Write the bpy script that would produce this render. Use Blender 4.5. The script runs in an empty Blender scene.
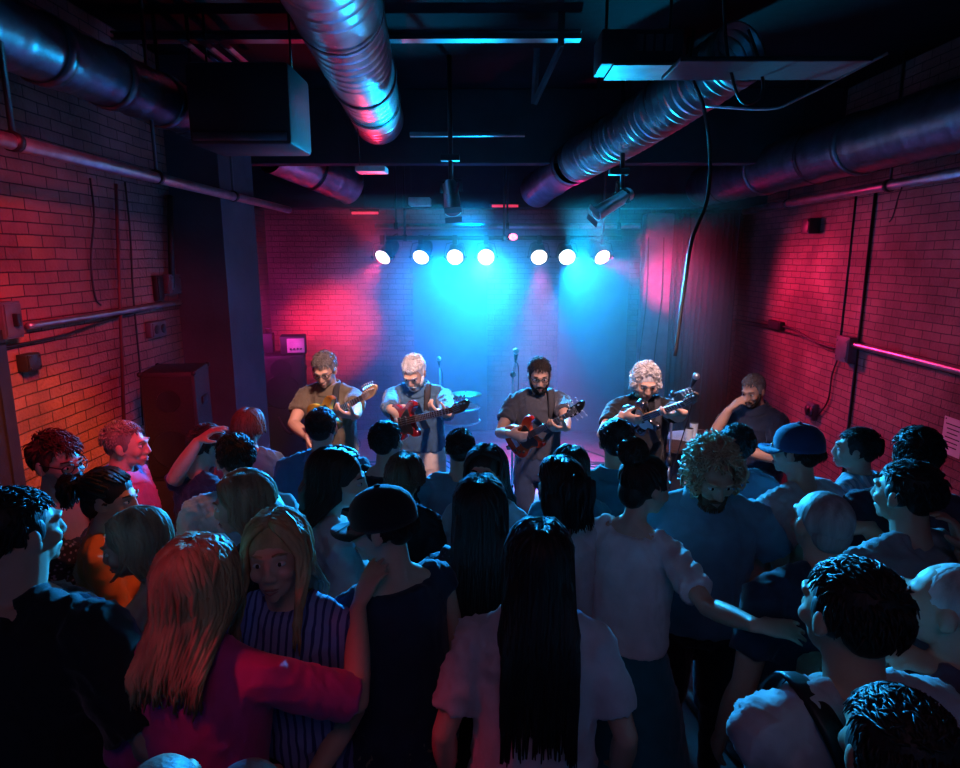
import bpy, bmesh, math, random
import numpy as np
from mathutils import Vector, Matrix

random.seed(7)
V = Vector
scene = bpy.context.scene
COL = scene.collection
R = math.radians
PI = math.pi

# ---------------------------------------------------------------- camera
CAM_Z, PITCH, YAW, FPX = 2.45, R(11.2), R(0.45), 640.0
cd = bpy.data.cameras.new('camera')
cam = bpy.data.objects.new('camera', cd)
COL.objects.link(cam)
cam.location = (0, 0, CAM_Z)
cam.rotation_euler = (PI / 2 - PITCH, 0, YAW)
cd.sensor_width = 36.0
cd.lens = FPX / 960 * 36
cd.clip_start = 0.05
scene.camera = cam
CAMR = cam.rotation_euler.to_matrix()
CAMP = V((0, 0, CAM_Z))


def ray(px, py):
    return CAMR @ V(((px - 480) / FPX, (384 - py) / FPX, -1.0))


def at_y(px, py, y):
    d = ray(px, py)
    return CAMP + d * (y / d.y)


def at_z(px, py, z):
    d = ray(px, py)
    return CAMP + d * ((z - CAM_Z) / d.z)


def at_x(px, py, x):
    d = ray(px, py)
    return CAMP + d * (x / d.x)


def at_d(px, py, depth):
    return CAMP + ray(px, py) * depth


# ---------------------------------------------------------------- materials
def new_mat(name):
    m = bpy.data.materials.new(name)
    m.use_nodes = True
    nt = m.node_tree
    b = nt.nodes['Principled BSDF']
    return m, nt, b


MATS = {}


def mat(name, col, rough=0.6, metal=0.0, var=0.25, scale=8.0, bump=0.15, bscale=60.0, emit=0.0, stretch=(1, 1, 1), sheen=0.0, spec=0.5, coat=0.0):
    if name in MATS:
        return MATS[name]
    m, nt, b = new_mat(name)
    N, L = nt.nodes, nt.links
    tc = N.new('ShaderNodeTexCoord')
    mp = N.new('ShaderNodeMapping')
    mp.inputs['Scale'].default_value = stretch
    L.new(tc.outputs['Object'], mp.inputs['Vector'])
    nz = N.new('ShaderNodeTexNoise')
    nz.inputs['Scale'].default_value = scale
    nz.inputs['Detail'].default_value = 4
    L.new(mp.outputs['Vector'], nz.inputs['Vector'])
    cr = N.new('ShaderNodeValToRGB')
    lo = [c * (1 - var) for c in col[:3]]
    hi = [min(1, c * (1 + var)) for c in col[:3]]
    cr.color_ramp.elements[0].position = 0.3
    cr.color_ramp.elements[1].position = 0.7
    cr.color_ramp.elements[0].color = (*lo, 1)
    cr.color_ramp.elements[1].color = (*hi, 1)
    L.new(nz.outputs['Fac'], cr.inputs['Fac'])
    L.new(cr.outputs['Color'], b.inputs['Base Color'])
    b.inputs['Roughness'].default_value = rough
    b.inputs['Metallic'].default_value = metal
    b.inputs['Specular IOR Level'].default_value = spec
    b.inputs['Coat Weight'].default_value = coat
    if sheen:
        b.inputs['Sheen Weight'].default_value = sheen
        b.inputs['Sheen Roughness'].default_value = 0.4
    if bump:
        n2 = N.new('ShaderNodeTexNoise')
        n2.inputs['Scale'].default_value = bscale
        n2.inputs['Detail'].default_value = 3
        L.new(mp.outputs['Vector'], n2.inputs['Vector'])
        bp = N.new('ShaderNodeBump')
        bp.inputs['Strength'].default_value = bump
        bp.inputs['Distance'].default_value = 0.01
        L.new(n2.outputs['Fac'], bp.inputs['Height'])
        L.new(bp.outputs['Normal'], b.inputs['Normal'])
    if emit:
        b.inputs['Emission Color'].default_value = (*col[:3], 1)
        b.inputs['Emission Strength'].default_value = emit
    MATS[name] = m
    return m


def fabric(name, col, var=0.12, rough=0.85):
    return mat('fabric_' + name, col, rough, 0, var, 14, 0.25, 420, sheen=0.25, spec=0.3)


def hairmat(name, col, rough=0.55):
    return mat('hair_' + name, col, rough, 0, 0.45, 25, 0.35, 90, stretch=(1, 1, 0.12), spec=0.35)


def skin(name, col):
    return mat('skin_' + name, col, 0.5, 0, 0.08, 12, 0.08, 160, spec=0.45)


def brick_mat(name, axis, tones, bw=0.21, bh=0.078, mortar=(0.05, 0.03, 0.03), rot=0.0, bump=0.9, odd=None, odd_amt=0.35, msize=0.0042):
    """Running-bond brickwork laid out in metres; axis 'y' for side walls, 'x' for the back wall."""
    m, nt, b = new_mat(name)
    N, L = nt.nodes, nt.links
    tc = N.new('ShaderNodeTexCoord')
    sp = N.new('ShaderNodeSeparateXYZ')
    L.new(tc.outputs['Object'], sp.inputs[0])
    cb = N.new('ShaderNodeCombineXYZ')
    L.new(sp.outputs['Y' if axis == 'y' else 'X'], cb.inputs['X'])
    L.new(sp.outputs['Z'], cb.inputs['Y'])
    # a little wander so that the joints are not ruler straight
    nw = N.new('ShaderNodeTexNoise')
    nw.inputs['Scale'].default_value = 3.5
    nw.inputs['Detail'].default_value = 3
    L.new(tc.outputs['Object'], nw.inputs['Vector'])
    sub = N.new('ShaderNodeVectorMath')
    sub.operation = 'MULTIPLY_ADD'
    sub.inputs[1].default_value = (0.03, 0.016, 0)
    L.new(nw.outputs['Color'], sub.inputs[0])
    L.new(cb.outputs[0], sub.inputs[2])

    def bricks(c1, c2, mo, bias):
        t = N.new('ShaderNodeTexBrick')
        t.inputs['Scale'].default_value = 1
        t.inputs['Brick Width'].default_value = bw
        t.inputs['Row Height'].default_value = bh
        t.inputs['Mortar Size'].default_value = msize
        t.inputs['Mortar Smooth'].default_value = 0.25
        t.inputs['Bias'].default_value = bias
        t.inputs['Color1'].default_value = (*c1, 1)
        t.inputs['Color2'].default_value = (*c2, 1)
        t.inputs['Mortar'].default_value = (*mo, 1)
        L.new(sub.outputs[0], t.inputs['Vector'])
        return t
    t1 = bricks(tones[0], tones[1], mortar, -0.1)
    n1 = N.new('ShaderNodeTexNoise')
    n1.inputs['Scale'].default_value = 1.6
    n1.inputs['Detail'].default_value = 6
    L.new(tc.outputs['Object'], n1.inputs['Vector'])
    r1 = N.new('ShaderNodeValToRGB')
    r1.color_ramp.elements[0].position = 0.35
    r1.color_ramp.elements[0].color = (0.25, 0.25, 0.25, 1)
    r1.color_ramp.elements[1].position = 0.68
    r1.color_ramp.elements[1].color = (1.25, 1.25, 1.25, 1)
    L.new(n1.outputs['Fac'], r1.inputs['Fac'])
    mx = N.new('ShaderNodeMix')
    mx.data_type = 'RGBA'
    mx.blend_type = 'MULTIPLY'
    mx.inputs['Factor'].default_value = 0.75
    L.new(t1.outputs['Color'], mx.inputs[6])
    L.new(r1.outputs['Color'], mx.inputs[7])
    out = mx.outputs[2]
    if odd:
        t2 = bricks((0, 0, 0), (1, 1, 1), (0, 0, 0), -0.55)
        n3 = N.new('ShaderNodeTexNoise')
        n3.inputs['Scale'].default_value = 0.9
        L.new(tc.outputs['Object'], n3.inputs['Vector'])
        r3 = N.new('ShaderNodeValToRGB')
        r3.color_ramp.elements[0].position = 0.45
        r3.color_ramp.elements[1].position = 0.6
        L.new(n3.outputs['Fac'], r3.inputs['Fac'])
        mm = N.new('ShaderNodeMath')
        mm.operation = 'MULTIPLY'
        L.new(t2.outputs['Color'], mm.inputs[0])
        L.new(r3.outputs['Color'], mm.inputs[1])
        m3 = N.new('ShaderNodeMath')
        m3.operation = 'MULTIPLY'
        m3.inputs[1].default_value = odd_amt
        L.new(mm.outputs[0], m3.inputs[0])
        mo = N.new('ShaderNodeMix')
        mo.data_type = 'RGBA'
        L.new(m3.outputs[0], mo.inputs['Factor'])
        L.new(out, mo.inputs[6])
        mo.inputs[7].default_value = (*odd, 1)
        out = mo.outputs[2]
    L.new(out, b.inputs['Base Color'])
    b.inputs['Roughness'].default_value = 0.8
    n2 = N.new('ShaderNodeTexNoise')
    n2.inputs['Scale'].default_value = 45
    n2.inputs['Detail'].default_value = 4
    L.new(tc.outputs['Object'], n2.inputs['Vector'])
    ma = N.new('ShaderNodeMath')
    ma.operation = 'MULTIPLY_ADD'
    ma.inputs[1].default_value = -1.6
    L.new(t1.outputs['Fac'], ma.inputs[0])
    L.new(n2.outputs['Fac'], ma.inputs[2])
    bp = N.new('ShaderNodeBump')
    bp.inputs['Strength'].default_value = bump
    bp.inputs['Distance'].default_value = 0.012
    L.new(ma.outputs[0], bp.inputs['Height'])
    L.new(bp.outputs['Normal'], b.inputs['Normal'])
    return m


# ---------------------------------------------------------------- mesh builder
def ortho(t, ref):
    a = ref - t * ref.dot(t)
    if a.length < 1e-4:
        a = t.orthogonal()
    return a.normalized()


class MB:
    def __init__(s):
        s.v, s.f = [], []

    def add(s, vs, fs, M=None):
        o = len(s.v)
        s.v += [tuple(M @ V(p)) for p in vs] if M is not None else [tuple(p) for p in vs]
        s.f += [tuple(i + o for i in f) for f in fs]

    def loft(s, rings, cap=True):
        o = len(s.v)
        n = len(rings[0])
        for r in rings:
            s.v += [tuple(p) for p in r]
        for k in range(len(rings) - 1):
            a, b = o + k * n, o + (k + 1) * n
            for i in range(n):
                j = (i + 1) % n
                s.f.append((a + i, a + j, b + j, b + i))
        if cap:
            s.f.append(tuple(o + i for i in reversed(range(n))))
            e = o + (len(rings) - 1) * n
            s.f.append(tuple(e + i for i in range(n)))

    def tube(s, pts, rad, n=10, ref=None, cap=True):
        pts = [V(p) for p in pts]
        if not isinstance(rad, (list, tuple)):
            rad = [rad] * len(pts)
        rings = []
        A = None
        for i, p in enumerate(pts):
            t = pts[min(i + 1, len(pts) - 1)] - pts[max(i - 1, 0)]
            t = t.normalized() if t.length > 1e-9 else V((0, 0, 1))
            if ref is not None:
                A = ortho(t, V(ref))
            else:
                A = ortho(t, A if A is not None else (V((0, 0, 1)) if abs(t.z) < 0.9 else V((1, 0, 0))))
            B = t.cross(A)
            r = rad[i]
            ra, rb = r if isinstance(r, (tuple, list)) else (r, r)
            rings.append([p + A * (ra * math.cos(2 * PI * k / n)) + B * (rb * math.sin(2 * PI * k / n)) for k in range(n)])
        s.loft(rings, cap)

    def ball(s, c, r, M=None, nu=14, nv=9):
        if not isinstance(r, (tuple, list)):
            r = (r, r, r)
        c = V(c)
        vs = [(c.x, c.y, c.z - r[2])]
        for i in range(1, nv):
            ph = -PI / 2 + PI * i / nv
            for k in range(nu):
                a = 2 * PI * k / nu
                vs.append((c.x + r[0] * math.cos(ph) * math.cos(a), c.y + r[1] * math.cos(ph) * math.sin(a), c.z + r[2] * math.sin(ph)))
        vs.append((c.x, c.y, c.z + r[2]))
        fs = [(0, 1 + (k + 1) % nu, 1 + k) for k in range(nu)]
        for i in range(nv - 2):
            a, b = 1 + i * nu, 1 + (i + 1) * nu
            for k in range(nu):
                j = (k + 1) % nu
                fs.append((a + k, a + j, b + j, b + k))
        e = 1 + (nv - 2) * nu
        fs += [(e + k, e + (k + 1) % nu, len(vs) - 1) for k in range(nu)]
        s.add(vs, fs, M)

    def box(s, c, h, M=None):
        """c centre, h full size"""
        x, y, z = h[0] / 2, h[1] / 2, h[2] / 2
        vs = [(c[0] + a * x, c[1] + b * y, c[2] + d * z) for d in (-1, 1) for b in (-1, 1) for a in (-1, 1)]
        fs = [(0, 2, 3, 1), (4, 5, 7, 6), (0, 1, 5, 4), (2, 6, 7, 3), (0, 4, 6, 2), (1, 3, 7, 5)]
        s.add(vs, fs, M)

    def cyl(s, p0, p1, r0, r1=None, n=20):
        s.tube([p0, p1], [r0, r0 if r1 is None else r1], n)

    def prism(s, outline, z0, z1, M=None):
        n = len(outline)
        vs = [(p[0], p[1], z0) for p in outline] + [(p[0], p[1], z1) for p in outline]
        fs = [tuple(reversed(range(n))), tuple(range(n, 2 * n))] + [(i, (i + 1) % n, n + (i + 1) % n, n + i) for i in range(n)]
        s.add(vs, fs, M)

    def build(s, name, m, parent=None, smooth=True, bevel=0, loc=None):
        me = bpy.data.meshes.new(name)
        me.from_pydata(s.v, [], s.f)
        if bevel:
            bm = bmesh.new()
            bm.from_mesh(me)
            es = [e for e in bm.edges if len(e.link_faces) == 2 and e.calc_face_angle(0) > 0.5]
            bmesh.ops.bevel(bm, geom=es, offset=bevel, segments=2, affect='EDGES', profile=0.5, clamp_overlap=True)
            bm.to_mesh(me)
            bm.free()
        me.materials.append(m)
        if smooth:
            me.shade_smooth()
            if smooth == 'auto' or bevel:
                me.set_sharp_from_angle(angle=R(35))
        o = bpy.data.objects.new(name, me)
        COL.objects.link(o)
        if loc:
            o.location = loc
        if parent is not None:
            o.parent = parent
        return o


def tag(o, label=None, cat=None, group=None, kind=None):
    if label:
        o['label'] = label
    if cat:
        o['category'] = cat
    if group:
        o['group'] = group
    if kind:
        o['kind'] = kind
    return o


def thing(name, label, cat, loc=(0, 0, 0), rz=0, group=None):
    o = bpy.data.objects.new(name, None)
    o.empty_display_size = 0.1
    COL.objects.link(o)
    o.location = loc
    o.rotation_euler = (0, 0, rz)
    return tag(o, label, cat, group)


def smooth_path(pts, sub=6):
    pts = [V(p) for p in pts]
    if len(pts) < 3:
        return pts
    out = []
    for i in range(len(pts) - 1):
        p0, p1, p2, p3 = pts[max(i - 1, 0)], pts[i], pts[i + 1], pts[min(i + 2, len(pts) - 1)]
        for k in range(sub):
            t = k / sub
            out.append(0.5 * ((2 * p1) + (p2 - p0) * t + (2 * p0 - 5 * p1 + 4 * p2 - p3) * t * t + (3 * p1 - p0 - 3 * p2 + p3) * t ** 3))
    out.append(pts[-1])
    return out


# ---------------------------------------------------------------- sculpted (fused) surfaces
QUEUE = []


def sculpt(name, mb, m, parent, voxel=0.008, iters=3, ratio=1.0, folds=0.0, seed=0, fold_top=9.0):
    """The pieces in mb become one continuous skin."""
    me = bpy.data.meshes.new(name)
    me.from_pydata(mb.v, [], mb.f)
    o = bpy.data.objects.new(name, me)
    COL.objects.link(o)
    md = o.modifiers.new('r', 'REMESH')
    md.mode = 'VOXEL'
    md.voxel_size = voxel
    if iters:
        md = o.modifiers.new('s', 'SMOOTH')
        md.factor = 0.5
        md.iterations = iters
    if ratio < 1:
        md = o.modifiers.new('d', 'DECIMATE')
        md.ratio = ratio
    QUEUE.append((o, m, parent, folds, seed))
    return o


def flush():
    global QUEUE
    dg = bpy.context.evaluated_depsgraph_get()
    for o, m, parent, folds, seed in QUEUE:
        me = bpy.data.meshes.new_from_object(o.evaluated_get(dg))
        old = o.data
        if folds:
            n = len(me.vertices)
            co = np.empty(n * 3, 'f')
            me.vertices.foreach_get('co', co)
            no = np.empty(n * 3, 'f')
            me.vertices.foreach_get('normal', no)
            co, no = co.reshape(-1, 3), no.reshape(-1, 3)
            rg = np.random.default_rng(seed)
            d = np.zeros(n, 'f')
            warp = 0.04 * np.sin(co @ np.array([23., 17, 11]) + 2.0)
            for q in range(7):
                ang = rg.uniform(0, PI)
                el = rg.uniform(-1.0, 1.0)
                lam = rg.uniform(0.06, 0.2)
                k = np.array([math.cos(ang) * math.cos(el), math.sin(ang) * math.cos(el), math.sin(el)]) * 2 * PI / lam
                w = np.sin(co @ k + rg.uniform(0, 6.28) + 2 * PI / lam * warp)
                env = 0.5 + 0.5 * np.sin(co @ (rg.normal(size=3) * 9) + rg.uniform(0, 6))
                d += (1 - np.abs(w)) ** 2 * env * rg.uniform(0.5, 1.1)
            d = (d - d.mean()) * folds
            co = co + no * d[:, None]
            me.vertices.foreach_set('co', co.astype('f').ravel())
        o.modifiers.clear()
        nm = o.name
        o.data = me
        bpy.data.meshes.remove(old)
        me.materials.clear()
        me.materials.append(m)
        me.shade_smooth()
        if parent is not None:
            o.parent = parent
    QUEUE = []
# ---------------------------------------------------------------- people
RINGS = {
    'm': [(.80, .10, .085, 0), (.86, .158, .112, -.012), (.93, .166, .118, -.014), (1.02, .154, .11, -.006), (1.10, .148, .104, 0),
          (1.20, .158, .112, .004), (1.30, .172, .118, .002), (1.38, .172, .108, -.008), (1.44, .135, .082, -.014), (1.485, .07, .062, -.016)],
    'f': [(.80, .10, .085, 0), (.86, .166, .118, -.014), (.93, .168, .122, -.017), (1.02, .144, .104, -.006), (1.09, .126, .093, 0),
          (1.20, .136, .102, .003), (1.28, .146, .108, .004), (1.36, .15, .098, -.008), (1.43, .115, .074, -.014), (1.485, .06, .055, -.016)],
}
SKINS = {'a': (.52, .30, .21), 'b': (.44, .24, .16), 'c': (.36, .19, .12), 'd': (.58, .35, .25)}


class Body:
    """Joints of one figure in its own frame: +y is the way the person faces, +x the person's right."""

    def __init__(s, H=1.75, sex='m', w=1.0, lean=0.0, roll=0.0, hyaw=0.0, hpitch=0.0, hroll=0.0, sit=None, stance=0.1, hs=1.0, sw=None, rng=None):
        s.k = H / 1.75
        s.sex, s.w = sex, w
        s.zb = 0.93 if sit is None else sit / s.k + 0.09
        s.drop = s.zb - 0.93
        s.lean, s.roll, s.sit = R(lean), R(roll), sit
        s.LM = Matrix.Rotation(-s.lean, 3, 'X') @ Matrix.Rotation(s.roll, 3, 'Y')
        s.sw = (sw or (0.188 if sex == 'm' else 0.16)) * (1 + (w - 1) * .55)
        s.neck = s.sp(0, -.005, 1.50)
        s.HR = Matrix.Rotation(-s.lean * 0.5, 3, 'X') @ Matrix.Rotation(R(hyaw), 3, 'Z') @ Matrix.Rotation(R(hroll), 3, 'Y') @ Matrix.Rotation(-R(hpitch), 3, 'X')
        hp = s.sp(0, .0, 1.535)
        c = hp + s.HR @ V((0, .018, .107)) * s.k
        s.HT = Matrix.Translation(c) @ (s.HR * (s.k * hs)).to_4x4()
        s.hk = s.k * hs
        s.J = {}
        for sd, x in (('R', 1), ('L', -1)):
            s.J['sh' + sd] = s.sp(x * s.sw, -.012, 1.405)
            s.J['hip' + sd] = V((x * .088 * w, -.005, s.zb - .03)) * s.k
            if sit is None:
                s.J['ank' + sd] = V((x * (stance + .01), -.03, .075)) * s.k
                s.J['knee' + sd] = V((x * (stance * .5 + .05), .022, .49)) * s.k
            else:
                s.J['knee' + sd] = V((x * .15, .42, s.zb - .03)) * s.k
                s.J['ank' + sd] = V((x * .17, .34, s.zb - .47)) * s.k

    def sp(s, x, y, z):
        """canonical torso point -> posed"""
        t = max(0.0, min(1.0, (z - 0.93) / 0.3)) if z > 0.93 else 0
        p = V((x, y, z - 0.93))
        if t > 0:
            M = Matrix.Rotation(-s.lean * (0.45 + 0.55 * t), 3, 'X') @ Matrix.Rotation(s.roll * (0.45 + 0.55 * t), 3, 'Y')
            p = M @ p
        return (p + V((0, 0, s.zb))) * s.k

    def ring(s, z, rx, ry, yo, n=20, ex=2.3):
        out = []
        for i in range(n):
            a = 2 * PI * i / n
            c, q = math.cos(a), math.sin(a)
            out.append(s.sp(rx * math.copysign(abs(c) ** (2 / ex), c), yo + ry * math.copysign(abs(q) ** (2 / ex), q), z))
        return out

    def arm(s, sd, target=None, pole=None, ext=None):
        """two-bone reach; target in the figure's frame"""
        S = s.J['sh' + sd]
        x = 1 if sd == 'R' else -1
        l1, l2 = .295 * s.k, .255 * s.k
        if target is None:
            target = S + V((x * .075, .05, -.53)) * s.k
            pole = V((x * .35, -1, 0))
        T = V(target)
        d = T - S
        L = d.length
        if L > (l1 + l2) * .995:
            st = min(1.22, L / ((l1 + l2) * .995))
            l1 *= st
            l2 *= st
            if L > (l1 + l2) * .995:
                T = S + d.normalized() * (l1 + l2) * .995
                d = T - S
                L = d.length
        u = d.normalized()
        pole = V(pole if pole is not None else (x * .4, -.6, -1))
        pv = ortho(u, pole)
        a = max(-1, min(1, (l1 * l1 + L * L - l2 * l2) / (2 * l1 * L)))
        s.J['el' + sd] = S + u * (l1 * a) + pv * (l1 * math.sqrt(1 - a * a))
        s.J['wr' + sd] = T


def hand(mb, w, d, n, side, curl=0.25, spread=0.12, k=1.0, thumb=0.5):
    d = V(d).normalized()
    n = ortho(d, V(n))
    t = d.cross(n) if side == 'R' else n.cross(d)
    g = 1.0 * k
    mb.tube([w - d * .03 * g, w + d * .012 * g, w + d * .05 * g, w + d * .088 * g, w + d * .1 * g],
            [(.026 * g, .02 * g), (.029 * g, .019 * g), (.041 * g, .019 * g), (.043 * g, .016 * g), (.034 * g, .011 * g)], 12, ref=t)
    for i, (o, L, r) in enumerate(((.032, .074, .0105), (.0105, .083, .011), (-.011, .077, .0105), (-.031, .06, .0092))):
        c = curl * (1 + .08 * i)
        b = w + d * ((.088 - .006 * (i == 3)) * g) + t * (o * g)
        dirs = []
        fan = t * (spread * o / .032)
        for th in (.75, 1.75, 2.6):
            q = th * c
            dirs.append((d * math.cos(q) + n * math.sin(q) + fan * .6).normalized())
        p = [b - d * .03 * g, b]
        for f, dd in zip((.44, .3, .26), dirs):
            p.append(p[-1] + dd * L * f * g)
        mb.tube(p, [r * g * 1.05, r * g * 1.05, r * g, r * g * .92, r * g * .72], 8, ref=t)
        mb.ball(p[-1], r * g * .74, nu=8, nv=6)
    b = w + d * .022 * g + t * .022 * g + n * .006 * g
    d1 = (t * .8 + d * .65 + n * .35).normalized()
    d2 = (d1 * (1 - thumb) + (d * .8 + n * .5 + t * .15) * thumb).normalized()
    p = [b - d1 * .01 * g, b + d1 * .035 * g, b + d1 * .035 * g + d2 * .032 * g, b + d1 * .035 * g + d2 * .03 * g + (d2 + d * .4 + n * .2).normalized() * .026 * g]
    mb.tube(p, [.017 * g, .014 * g, .0118 * g, .0085 * g], 8, ref=n)
    mb.ball(p[-1], .009 * g, nu=8, nv=6)


def add_head(mb, B, jaw=1.0):
    T = B.HT
    f = 0.94 if B.sex == 'f' else 1.0
    E = lambda c, r: mb.ball(c, r, T)
    E((0, -.016, .022), (.076, .097, .087))
    E((0, .022, -.008), (.065, .072, .085))
    E((0, .03, -.066), (.053 * f * jaw, .055, .046))
    E((0, .074, -.096), (.02 * f, .017, .017))
    for x in (-1, 1):
        E((x * .04, .062, -.03), (.022, .024, .024))
        E((x * .079, -.006, -.008), (.011, .02, .031))
        E((x * .076, .004, -.03), (.009, .012, .013))
        E((x * .0125, .098, -.038), (.0095, .011, .008))
    P = lambda *ps: [T @ V(p) for p in ps]
    h = B.hk
    mb.tube(P((-.048, .072, .02), (-.026, .09, .026), (0, .093, .02), (.026, .09, .026), (.048, .072, .02)), [q * h * (1 if B.sex == 'm' else .55) for q in (.008, .011, .010, .011, .008)], 8)
    mb.tube(P((0, .083, .025), (0, .098, -.005), (0, .108 + .003 * (f == 1), -.034), (0, .098, -.043)), [q * h * f for q in (.009, .0105, .0125, .009)], 8)
    mb.tube(P((-.024, .082, -.068), (-.01, .094, -.064), (0, .095, -.066), (.01, .094, -.064), (.024, .082, -.068)), [.004 * h, .007 * h, .007 * h, .007 * h, .004 * h], 8)
    mb.tube(P((-.02, .083, -.075), (0, .093, -.079), (.02, .083, -.075)), [.005 * h, .0085 * h, .005 * h], 8)


def limb(mb, a, b, rads, n=12, bulge=None):
    m = len(rads)
    mb.tube([a.lerp(b, i / (m - 1)) for i in range(m)], rads, n)


def body_mesh(B, hands, jaw=1.0, legs=True):
    mb = MB()
    k, f = B.k, (0.86 if B.sex == 'f' else 1.0)
    wf = (B.w - 1) * .7 + 1
    add_head(mb, B, jaw)
    nr = (.056 if B.sex == 'm' else .047) * wf
    mb.tube([B.sp(0, -.022, 1.42), B.sp(0, -.016, 1.50), B.HT @ V((0, -.02, -.075)), B.HT @ V((0, -.018, -.02))], [nr * 1.15 * k, nr * k, nr * .98 * k, nr * k], 14)
    mb.loft([B.ring(z, rx * B.w - .012, ry * B.w - .012, yo) for z, rx, ry, yo in RINGS[B.sex]])
    if B.sex == 'f':
        for x in (-1, 1):
            mb.ball(B.sp(x * .068, .07 * B.w, 1.265), .052 * k * wf)
    for sd, x in (('R', 1), ('L', -1)):
        S, E, W = B.J['sh' + sd], B.J['el' + sd], B.J['wr' + sd]
        mb.tube([B.sp(x * .02, -.028, 1.495), B.sp(x * B.sw * .55, -.022, 1.446), S], [.032 * k, .038 * k * f, .05 * k * f], 10)
        mb.tube([B.sp(x * .06, -.01, 1.36), S], [.06 * k, .054 * k * f], 10)
        mb.ball(S, .055 * k * f * wf)
        limb(mb, S, E, [q * k * f * wf for q in (.052, .05, .047, .042, .038)])
        mb.ball(E, .039 * k * f * wf)
        limb(mb, E, W, [q * k * f * wf for q in (.038, .043, .041, .034, .027)])
        if sd in hands:
            h = hands[sd]
            fd = (W - E).normalized()
            hd = V(h['d']) if h.get('d') is not None else fd
            nn = V(h['n']) if h.get('n') is not None else V((-x, .2, 0))
            hand(mb, W, hd, nn, sd, h.get('curl', .3), h.get('spread', .12), k * (1.0 if B.sex == 'm' else .92), h.get('thumb', .5))
        if legs:
            Hp, K, A = B.J['hip' + sd], B.J['knee' + sd], B.J['ank' + sd]
            limb(mb, Hp, K, [q * k * wf for q in (.08, .078, .07, .058, .05)])
            mb.ball(K, .05 * k)
            limb(mb, K, A, [q * k for q in (.049, .053, .05, .039, .032)])
            mb.tube([A + V((0, -.04, -.03)) * k, A + V((x * .01, .06, -.04)) * k, A + V((x * .02, .15, -.055)) * k], [(.034 * k, .034 * k), (.036 * k, .03 * k), (.036 * k, .018 * k)], 10, ref=V((1, 0, 0)))
    return mb


def shirt_mesh(B, kind='tee', loose=0.018, hem=None, sleeve=0.62, neck=1.475):
    mb = MB()
    k, f = B.k, (0.88 if B.sex == 'f' else 1.0)
    wf = (B.w - 1) * .7 + 1
    hem = hem if hem is not None else (.86 if B.sit is None else .95)
    rs = []
    zs = [hem]
    z = hem
    while z < 1.44:
        z += .05
        zs.append(min(z, 1.445))
    T = RINGS[B.sex]

    def lerp(z):
        for a, b in zip(T, T[1:]):
            if a[0] <= z <= b[0]:
                u = (z - a[0]) / (b[0] - a[0])
                return [a[i] + (b[i] - a[i]) * u for i in (1, 2, 3)]
        return T[-1][1:] if z > 1 else T[1][1:]
    fit = kind in ('tank', 'dress', 'fit', 'strapless')
    top = 1.36 if kind == 'tank' else (1.375 if kind == 'strapless' else None)
    for z in zs:
        if top and z > top:
            break
        rx, ry, yo = lerp(max(z, .86))
        rx, ry = rx * B.w, ry * B.w
        if not fit and z < 1.28:
            q = .158 if B.sex == 'm' else .148
            rx, ry = max(rx, q * B.w), max(ry, q * .72 * B.w)
        lo = loose * (1.0 if z < 1.3 else .8)
        rs.append(B.ring(z, rx + lo, ry + lo, yo))
    if top is None:
        nr = (.074 if B.sex == 'm' else .072) * wf
        rs.append(B.ring(neck if kind != 'scoop' else 1.45, nr + .004 + (.035 if kind == 'scoop' else 0), nr * .9 + (.02 if kind == 'scoop' else 0), -.016))
    mb.loft(rs)
    if B.sex == 'f':
        for x in (-1, 1):
            mb.ball(B.sp(x * .07, .076 * B.w, 1.262), .066 * k * wf)
    for sd, x in (('R', 1), ('L', -1)):
        S, E, W = B.J['sh' + sd], B.J['el' + sd], B.J['wr' + sd]
        if kind == 'tank':
            mb.tube([B.sp(x * .095, .095, 1.32), B.sp(x * .1, .065, 1.42), B.sp(x * .1, -.015, 1.492), B.sp(x * .1, -.095, 1.43), B.sp(x * .1, -.112, 1.33)], [(.026 * k, .02 * k)] * 5, 8, ref=V((1, 0, 0)))
            continue
        if kind == 'strapless':
            continue
        x0 = .05 if kind != 'scoop' else .1
        mb.tube([B.sp(x * x0, -.026, 1.478 if kind != 'scoop' else 1.45), B.sp(x * B.sw * .6, -.022, 1.452), S], [.046 * k, .056 * k * f, .066 * k * f], 12)
        mb.tube([B.sp(x * .07, -.008, 1.35), S], [.08 * k, .064 * k * f], 12)
        mb.ball(S, .066 * k * f * wf)
        fl = sleeve
        if fl <= 1:
            e = S.lerp(E, fl)
            limb(mb, S, e, [q * k * f * wf for q in (.066, .068, .069, .069)])
        else:
            limb(mb, S, E, [q * k * f * wf for q in (.066, .066, .064, .06, .056)])
            mb.ball(E, .056 * k * f * wf)
            e = E.lerp(W, min(1, fl - 1))
            limb(mb, E, e, [q * k * f * wf for q in (.056, .058, .054, .045)])
    return mb


def trousers_mesh(B, short=False):
    mb = MB()
    k = B.k
    T = RINGS[B.sex]
    wf = (B.w - 1) * .7 + 1
    mb.loft([B.ring(z, rx * B.w + .012, ry * B.w + .012, yo) for z, rx, ry, yo in T[:4]])
    for sd, x in (('R', 1), ('L', -1)):
        Hp, K, A = B.J['hip' + sd], B.J['knee' + sd], B.J['ank' + sd]
        limb(mb, Hp, K, [q * k * wf for q in (.094, .094, .086, .075, .067)])
        if not short:
            mb.ball(K, .066 * k)
            limb(mb, K, A + V((0, 0, .0)), [q * k for q in (.066, .066, .062, .058, .056)])
    return mb


def skirt_mesh(B, length=.45, flare=.1):
    mb = MB()
    rs = []
    for i in range(7):
        u = i / 6
        z = 1.0 - u * length
        rs.append(B.ring(z, (.15 + .03 * min(1, u * 2) + flare * u * .6) * B.w, (.115 + .025 * min(1, u * 2) + flare * u * .5) * B.w, -.01))
    mb.loft(rs[::-1])
    return mb


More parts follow.
